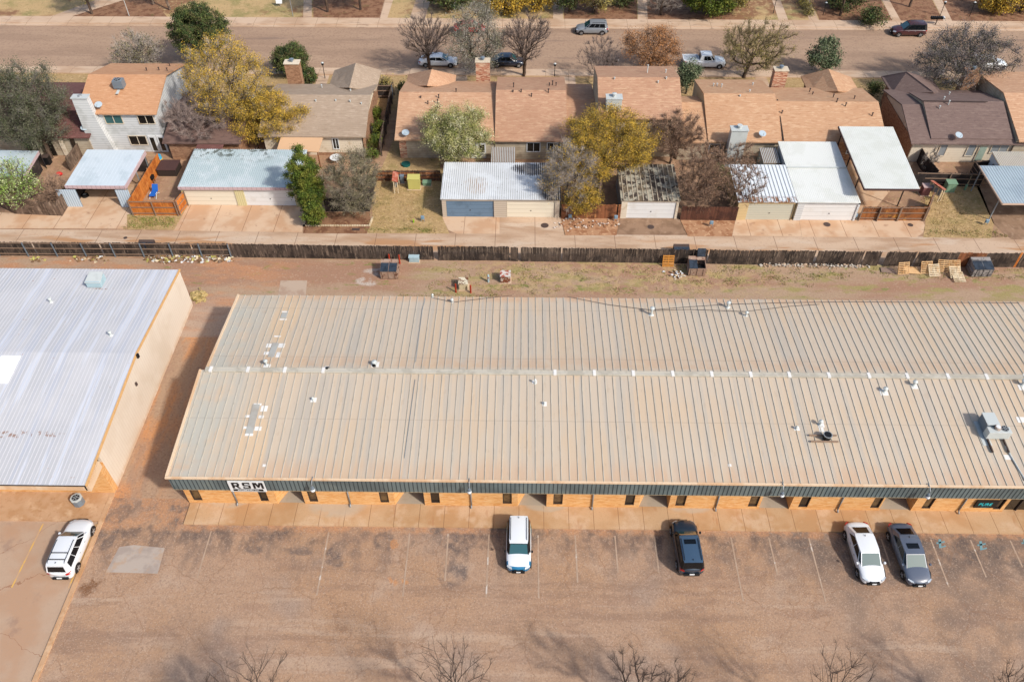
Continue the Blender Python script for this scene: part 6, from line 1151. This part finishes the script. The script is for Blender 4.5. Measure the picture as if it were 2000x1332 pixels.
tree('broad vivid yellow tree hanging over the flaking-roof garage', 1186, 276, 106, 86, 2.0, 'round', L_yel, nl=62000, ls=.055, ntw=9000, tl=.6, tw=.012, n=260, sprd=.32, twm=M_tw3, tr=.24, base=(1165, 400), **D2)
tree('low yellow sprays among grey limbs over the brown picket fence', 1140, 385, 36, 32, .9, 'round', L_yel, nl=9000, ls=.055, ntw=3500, tl=.5, tw=.012, n=80, tr=.08, twm=M_tw3, **D2)
tree('tangle of mostly bare grey limbs with yellow flecks left of the vivid yellow tree', 1112, 342, 64, 68, .4, 'round', L_yel, M_bark_l, nl=3500, ls=.055, n=300, ntw=11000, tl=.8, tw=.011, twm=M_tw2, tr=.16, **D2)
tree('dense grey-brown bare thicket behind the flaking-roof garage', 1318, 262, 58, 52, 1.3, 'round', L_brn, nl=6000, ls=.05, n=300, ntw=20000, tl=.6, tw=.009, twm=M_tw1, tr=.14, **D2)
tree('reddish-brown bare thicket between the flaking-roof and snow-white-roof garages', 1372, 345, 52, 66, .4, 'round', L_brn, nl=8000, ls=.05, n=300, ntw=20000, tl=.55, tw=.009, twm=M_tw1, tr=.12, **D2)
tree('fine bare tree brushing the left edge of the snow-white garage roof', 1450, 358, 46, 52, .7, 'round', None, M_bark, nl=0, n=240, ntw=4200, tl=.55, tw=.010, twm=M_tw1, tr=.1, **D2)
tree('feathery green shrub below the tallest pink-tan roof', 1312, 238, 42, 22, 1.4, 'round', L_dkg, nl=5200, ls=.075, ntw=600, n=90, tr=.08, sprd=.26, name='shrub', cat='shrub', **D2)
tree('dark green shrub low in the thicket by the snow-white-roof garage', 1402, 350, 20, 32, .2, 'round', L_dkg, nl=2600, ls=.07, ntw=0, n=60, tr=.05, sprd=.22, name='shrub', cat='shrub', **D2)
tree('dark evergreen shrub below the blue-grey dish', 1503, 272, 24, 20, 1.0, 'round', L_dkg, nl=4500, ls=.065, ntw=0, n=80, tr=.07, sprd=.18, name='shrub', cat='shrub', **D2)
tree('brown dry tree top between the shrub and the narrow shed', 1440, 300, 50, 26, .6, 'round', L_brn, nl=1500, ls=.06, ntw=5000, tl=.5, tw=.011, n=160, twm=M_tw1, tr=.08, name='shrub', cat='shrub', **D2)
tree('dry grey bush by the black fence of the dark brown house', 1818, 312, 16, 22, .1, 'round', None, nl=0, ntw=2200, tl=.4, tw=.010, n=70, tr=.04, twm=M_tw2, name='bush', cat='bush', **D2)
for px, py, r_, l in ((737, 222, 9, 'dark green hedge bush nearest the gate in the side yard'), (737, 248, 11, 'olive hedge bush beside the grey-tan house wall, above the middle one'), (734, 275, 12, 'yellow-green hedge bush in the middle of the side yard'), (724, 297, 15, 'olive hedge bush at the bottom of the side yard')):
    tree(l, px, py, r_, r_+3, .05, 'round', L_grn, nl=1500, ls=.07, ntw=0, n=30, tr=.04, sprd=.2, name='hedge_bush', cat='bush', group='hedge bushes in the side yard')
# along the near kerb
D3 = dict(group=G2_)
tree('grey-olive half-bare tree at the near kerb left of the big green pine', 268, 98, 58, 42, 1.4, 'round', L_olv, nl=2600, ls=.09, ntw=5200, tl=.8, tw=.016, n=230, twm=M_tw2, tr=.18, **D3)
tree('big dark green pine above the yellow-budding tree', 386, 58, 62, 58, 1.6, 'round', L_dkg, nl=60000, ls=.08, ntw=0, n=240, tr=.26, sprd=.27, name='pine_tree', cat='pine', base=(390, 128), **D3)
tree('deep green juniper leaning behind the brick chimney of the grey-tan house', 566, 116, 38, 34, .2, 'round', L_dkg, nl=34000, ls=.08, ntw=0, n=200, tr=.16, sprd=.26, name='juniper', cat='juniper', base=(572, 150), **D3)
tree('small deep green juniper foot beside the brick chimney', 602, 148, 15, 18, .05, 'round', L_dkg, nl=3000, ls=.1, ntw=0, n=60, tr=.08, sprd=.2, name='juniper', cat='juniper', **D3)
tree('leafless vase-shaped tree in front of the near-kerb white sedan', 828, 76, 62, 56, 2.0, 'vase', None, M_bark, nl=0, n=330, ntw=5000, tl=.8, tw=.014, tr=.24, base=(840, 138), twm=mat('street_twig', c(128, 112, 104), island=.4), **D3)
M_tw4 = MATS['street_twig']
tree('leafless vase-shaped tree right of the olive tree', 1026, 78, 62, 58, 2.2, 'vase', None, M_bark, nl=0, n=360, ntw=5000, tl=.8, tw=.014, tr=.24, base=(1023, 149), twm=M_tw4, **D3)
tree('large olive-grey leafy tree between two leafless trees', 930, 72, 66, 66, 1.6, 'round', L_sil, nl=24000, ls=.06, ntw=9000, tl=.6, tw=.009, n=220, tr=.28, twm=M_tw2, base=(938, 138), sprd=.45, **D3)
tree('thin pinkish bare tree above the left corner of the tallest roof', 1172, 110, 48, 46, .9, 'round', None, M_bark_l, nl=0, n=240, ntw=3600, tl=.6, tw=.012, tr=.1, twm=M_tw4, base=(1166, 172), **D3)
tree('rust-brown leafed tree behind the tallest pink-tan roof', 1276, 92, 68, 48, 1.4, 'round', L_bru, nl=20000, ls=.06, ntw=7000, tl=.6, tw=.014, n=260, tr=.22, twm=M_tw1, base=(1268, 134), sprd=.4, **D3)
tree('dense green round tree in front of the pickup', 1346, 146, 24, 30, .4, 'round', L_pin, nl=8000, ls=.09, ntw=0, n=120, tr=.12, sprd=.24, **D3)
tree('spreading olive-yellow willowy tree at the near kerb right of the pickup', 1480, 88, 84, 56, 1.6, 'round', L_wil, nl=10000, ls=.055, ntw=10000, tl=.7, tw=.013, n=300, tr=.26, twm=mat('olive_twig', c(134, 118, 84), island=.4), base=(1452, 152), sprd=.4, **D3)
tree('small blue-green pine at the near kerb above the right cross gable', 1612, 106, 34, 34, .5, 'round', L_pin, nl=7000, ls=.10, ntw=500, n=140, tr=.12, name='pine_tree', cat='pine', sprd=.28, base=(1616, 140), **D3)
tree('wide silver-grey tree over the dark brown roof and street', 1886, 108, 106, 66, 1.6, 'round', L_gry, M_bark_l, nl=40000, ls=.06, ntw=22000, tl=.6, tw=.011, n=360, tr=.3, twm=mat('silver_twig', c(158, 148, 146), island=.4), base=(1888, 160), sprd=.45, **D3)
tree('low dark shrub between the tan cross gable and the dark brown house', 1708, 172, 12, 14, .05, 'round', L_dkg, nl=1500, ls=.09, ntw=0, n=30, tr=.04, name='shrub', cat='shrub', **D3)
tree('dark round shrub by the tan-orange house front corner', 787, 170, 9, 12, .05, 'round', L_dkg, nl=900, ls=.09, ntw=0, n=20, tr=.04, name='shrub', cat='shrub', **D3)
tree('olive shrub on the verge right of the grey-tan cross gable', 752, 164, 14, 9, .05, 'round', L_wil, nl=900, ls=.08, ntw=400, n=30, tr=.04, name='shrub', cat='shrub', **D3)
# beyond the street
D4 = dict(group=G4_)
def far(label, bx, by, rxm, zc, rz, leaf, nl, ntw=900, kind='round', tr=.2, twm=None, ls=.12, dx=0, dy=0, **k):
    b = P(bx, by); s = scale_at((b.x+dx, b.y+dy, zc)); q = CR.transposed() @ (Vector((b.x+dx, b.y+dy, zc))-Vector((0, 0, CH))); X_ = 1000+CF*q.x/-q.z; Y_ = 666-CF*q.y/-q.z
    ap = math.hypot(rxm*.72, rz*.69)*s
    return tree(label, X_, Y_, rxm*s, ap, zc-rz, kind, leaf, nl=nl, ntw=ntw, ls=ls, tl=.9, tw=.016, tr=tr, base=(bx, by), twm=twm or M_tw2, n=150, **{**D4, **k})
far('olive multi-trunk tree by the slanting path at top left', 180, 28, 3, 4.6, 2.6, L_wil, 4500)
far('pale-trunked tree at the top edge left of the big pine', 300, 10, 2.5, 6, 2.5, L_wil, 1500, bark=M_bark_l)
far('second pale-trunked tree at the top edge touching the big pine', 331, 20, 2.5, 6.6, 2.5, L_wil, 1500, bark=M_bark_l)
far('ochre-leafed tree at the top edge, left of two on the mulch', 640, 24, 3, 5.0, 2.6, L_wil, 5000)
far('dark ochre tree at the top edge, right of two on the mulch', 705, 20, 3.2, 5.2, 2.8, L_bru, 5000)
far('dark hedge at the top edge right of the pale concrete drive', 880, 8, 4, 1.5, 1.4, L_dkg, 6000, 0, ls=.16)
far('bright yellow bush at the top edge behind the olive tree', 985, 26, 2.9, 2.4, 2.3, L_yel, 9000)
far('bright yellow bush at the top edge right of its twin', 1050, 22, 2.8, 2.6, 2.3, L_yel, 9000)
far('dark green tree at the top edge left of the silver-grey SUV', 1112, 24, 2.2, 3, 2.2, L_dkg, 5000)
far('ochre-green tree above the silver-grey SUV', 1160, 26, 3.2, 3.6, 2.6, L_wil, 8000)
far('deep green shrubbery at the top edge right of the silver-grey SUV', 1215, 10, 2.6, 1.6, 1.5, L_dkg, 5000, 0)
far('dull grey bare tree at the top edge left of the big juniper', 1290, 30, 3, 3.2, 2.6, None, 0, 5000)
far('big golden-green juniper at the top edge above the pickup', 1380, 30, 4.4, 3.0, 2.8, L_grn, 17000, 1000, ls=.14)
far('smaller golden-green juniper touching the big one', 1430, 22, 3.0, 2.8, 2.4, L_wil, 9000, 800, ls=.13)
far('dark-trunked tree on the mulch right of the hedge at the top edge', 1640, 32, 3, 6.2, 2.6, None, 0, 2500)
far('dark-trunked tree above the mailboxes', 1776, 14, 3, 6.2, 2.6, None, 0, 2500)
far('dark green ground shrubs on the bed left of the maroon SUV', 1700, 38, 2.6, .5, .5, L_dkg, 3500, 0, ls=.1, name='shrub', cat='shrub')
far('yellow bush at the top edge above the wide silver-grey tree', 1940, 26, 2.6, 2.2, 2.0, L_yel, 7000)
far('dull yellow bush at the very top right corner', 1992, 24, 2.4, 2.2, 1.9, L_yel, 5000)
far('dark green shrubs behind the bed at the top edge', 1650, 8, 3.2, .9, .8, L_dkg, 5000, 0, name='shrub', cat='shrub')
for i, (x, y) in enumerate(((1567, 8), (1573, 18), (1579, 29))): far('clipped green hedge ball between two footpaths, %s' % ['highest of three', 'middle of three', 'lowest of three'][i], x, y, .65, .5, .45, L_wil, 900, 0, ls=.08, name='hedge_bush', cat='bush')
# bare tree tops at the bottom of the picture
D5 = dict(group=G3_)
M_tw5 = mat('dark_bare_twig', c(96, 80, 72), island=.4)
def near(label, px, py, r_, h, n=260, ntw=1800, base=None, tw=.009):
    return tree(label, px, py, r_, r_*1.02, h, 'vase', None, mat('dark_branch_bark', c(82, 68, 60)), nl=0, n=int(n*.8), ntw=int(ntw*1.0), tl=.7, tw=.0045, tr=.095, twm=M_tw5, base=base, **D5)
near('bare tree top at the bottom edge, with the leftmost open crown', 490, 1352, 108, 3.2, n=200)
near('faint small bare tree top low at the bottom edge left of the first', 400, 1372, 60, 1.6, n=140)
near('widest bare tree top at the bottom edge below the white and blue car', 885, 1322, 112, 3.4, n=260)
near('paired bare tree top at the bottom edge, left of centre right', 1240, 1326, 72, 3.0, n=110)
near('fuzzy bare tree top just right of the paired one', 1315, 1340, 62, 2.8, n=130, ntw=1800)
near('bare tree top at the bottom edge below the dark SUV and white sedan', 1645, 1342, 98, 3.2, n=240)
near('bare tree top in the bottom right corner', 1990, 1348, 72, 3.0, n=150)
print('objects', len(bpy.data.objects))
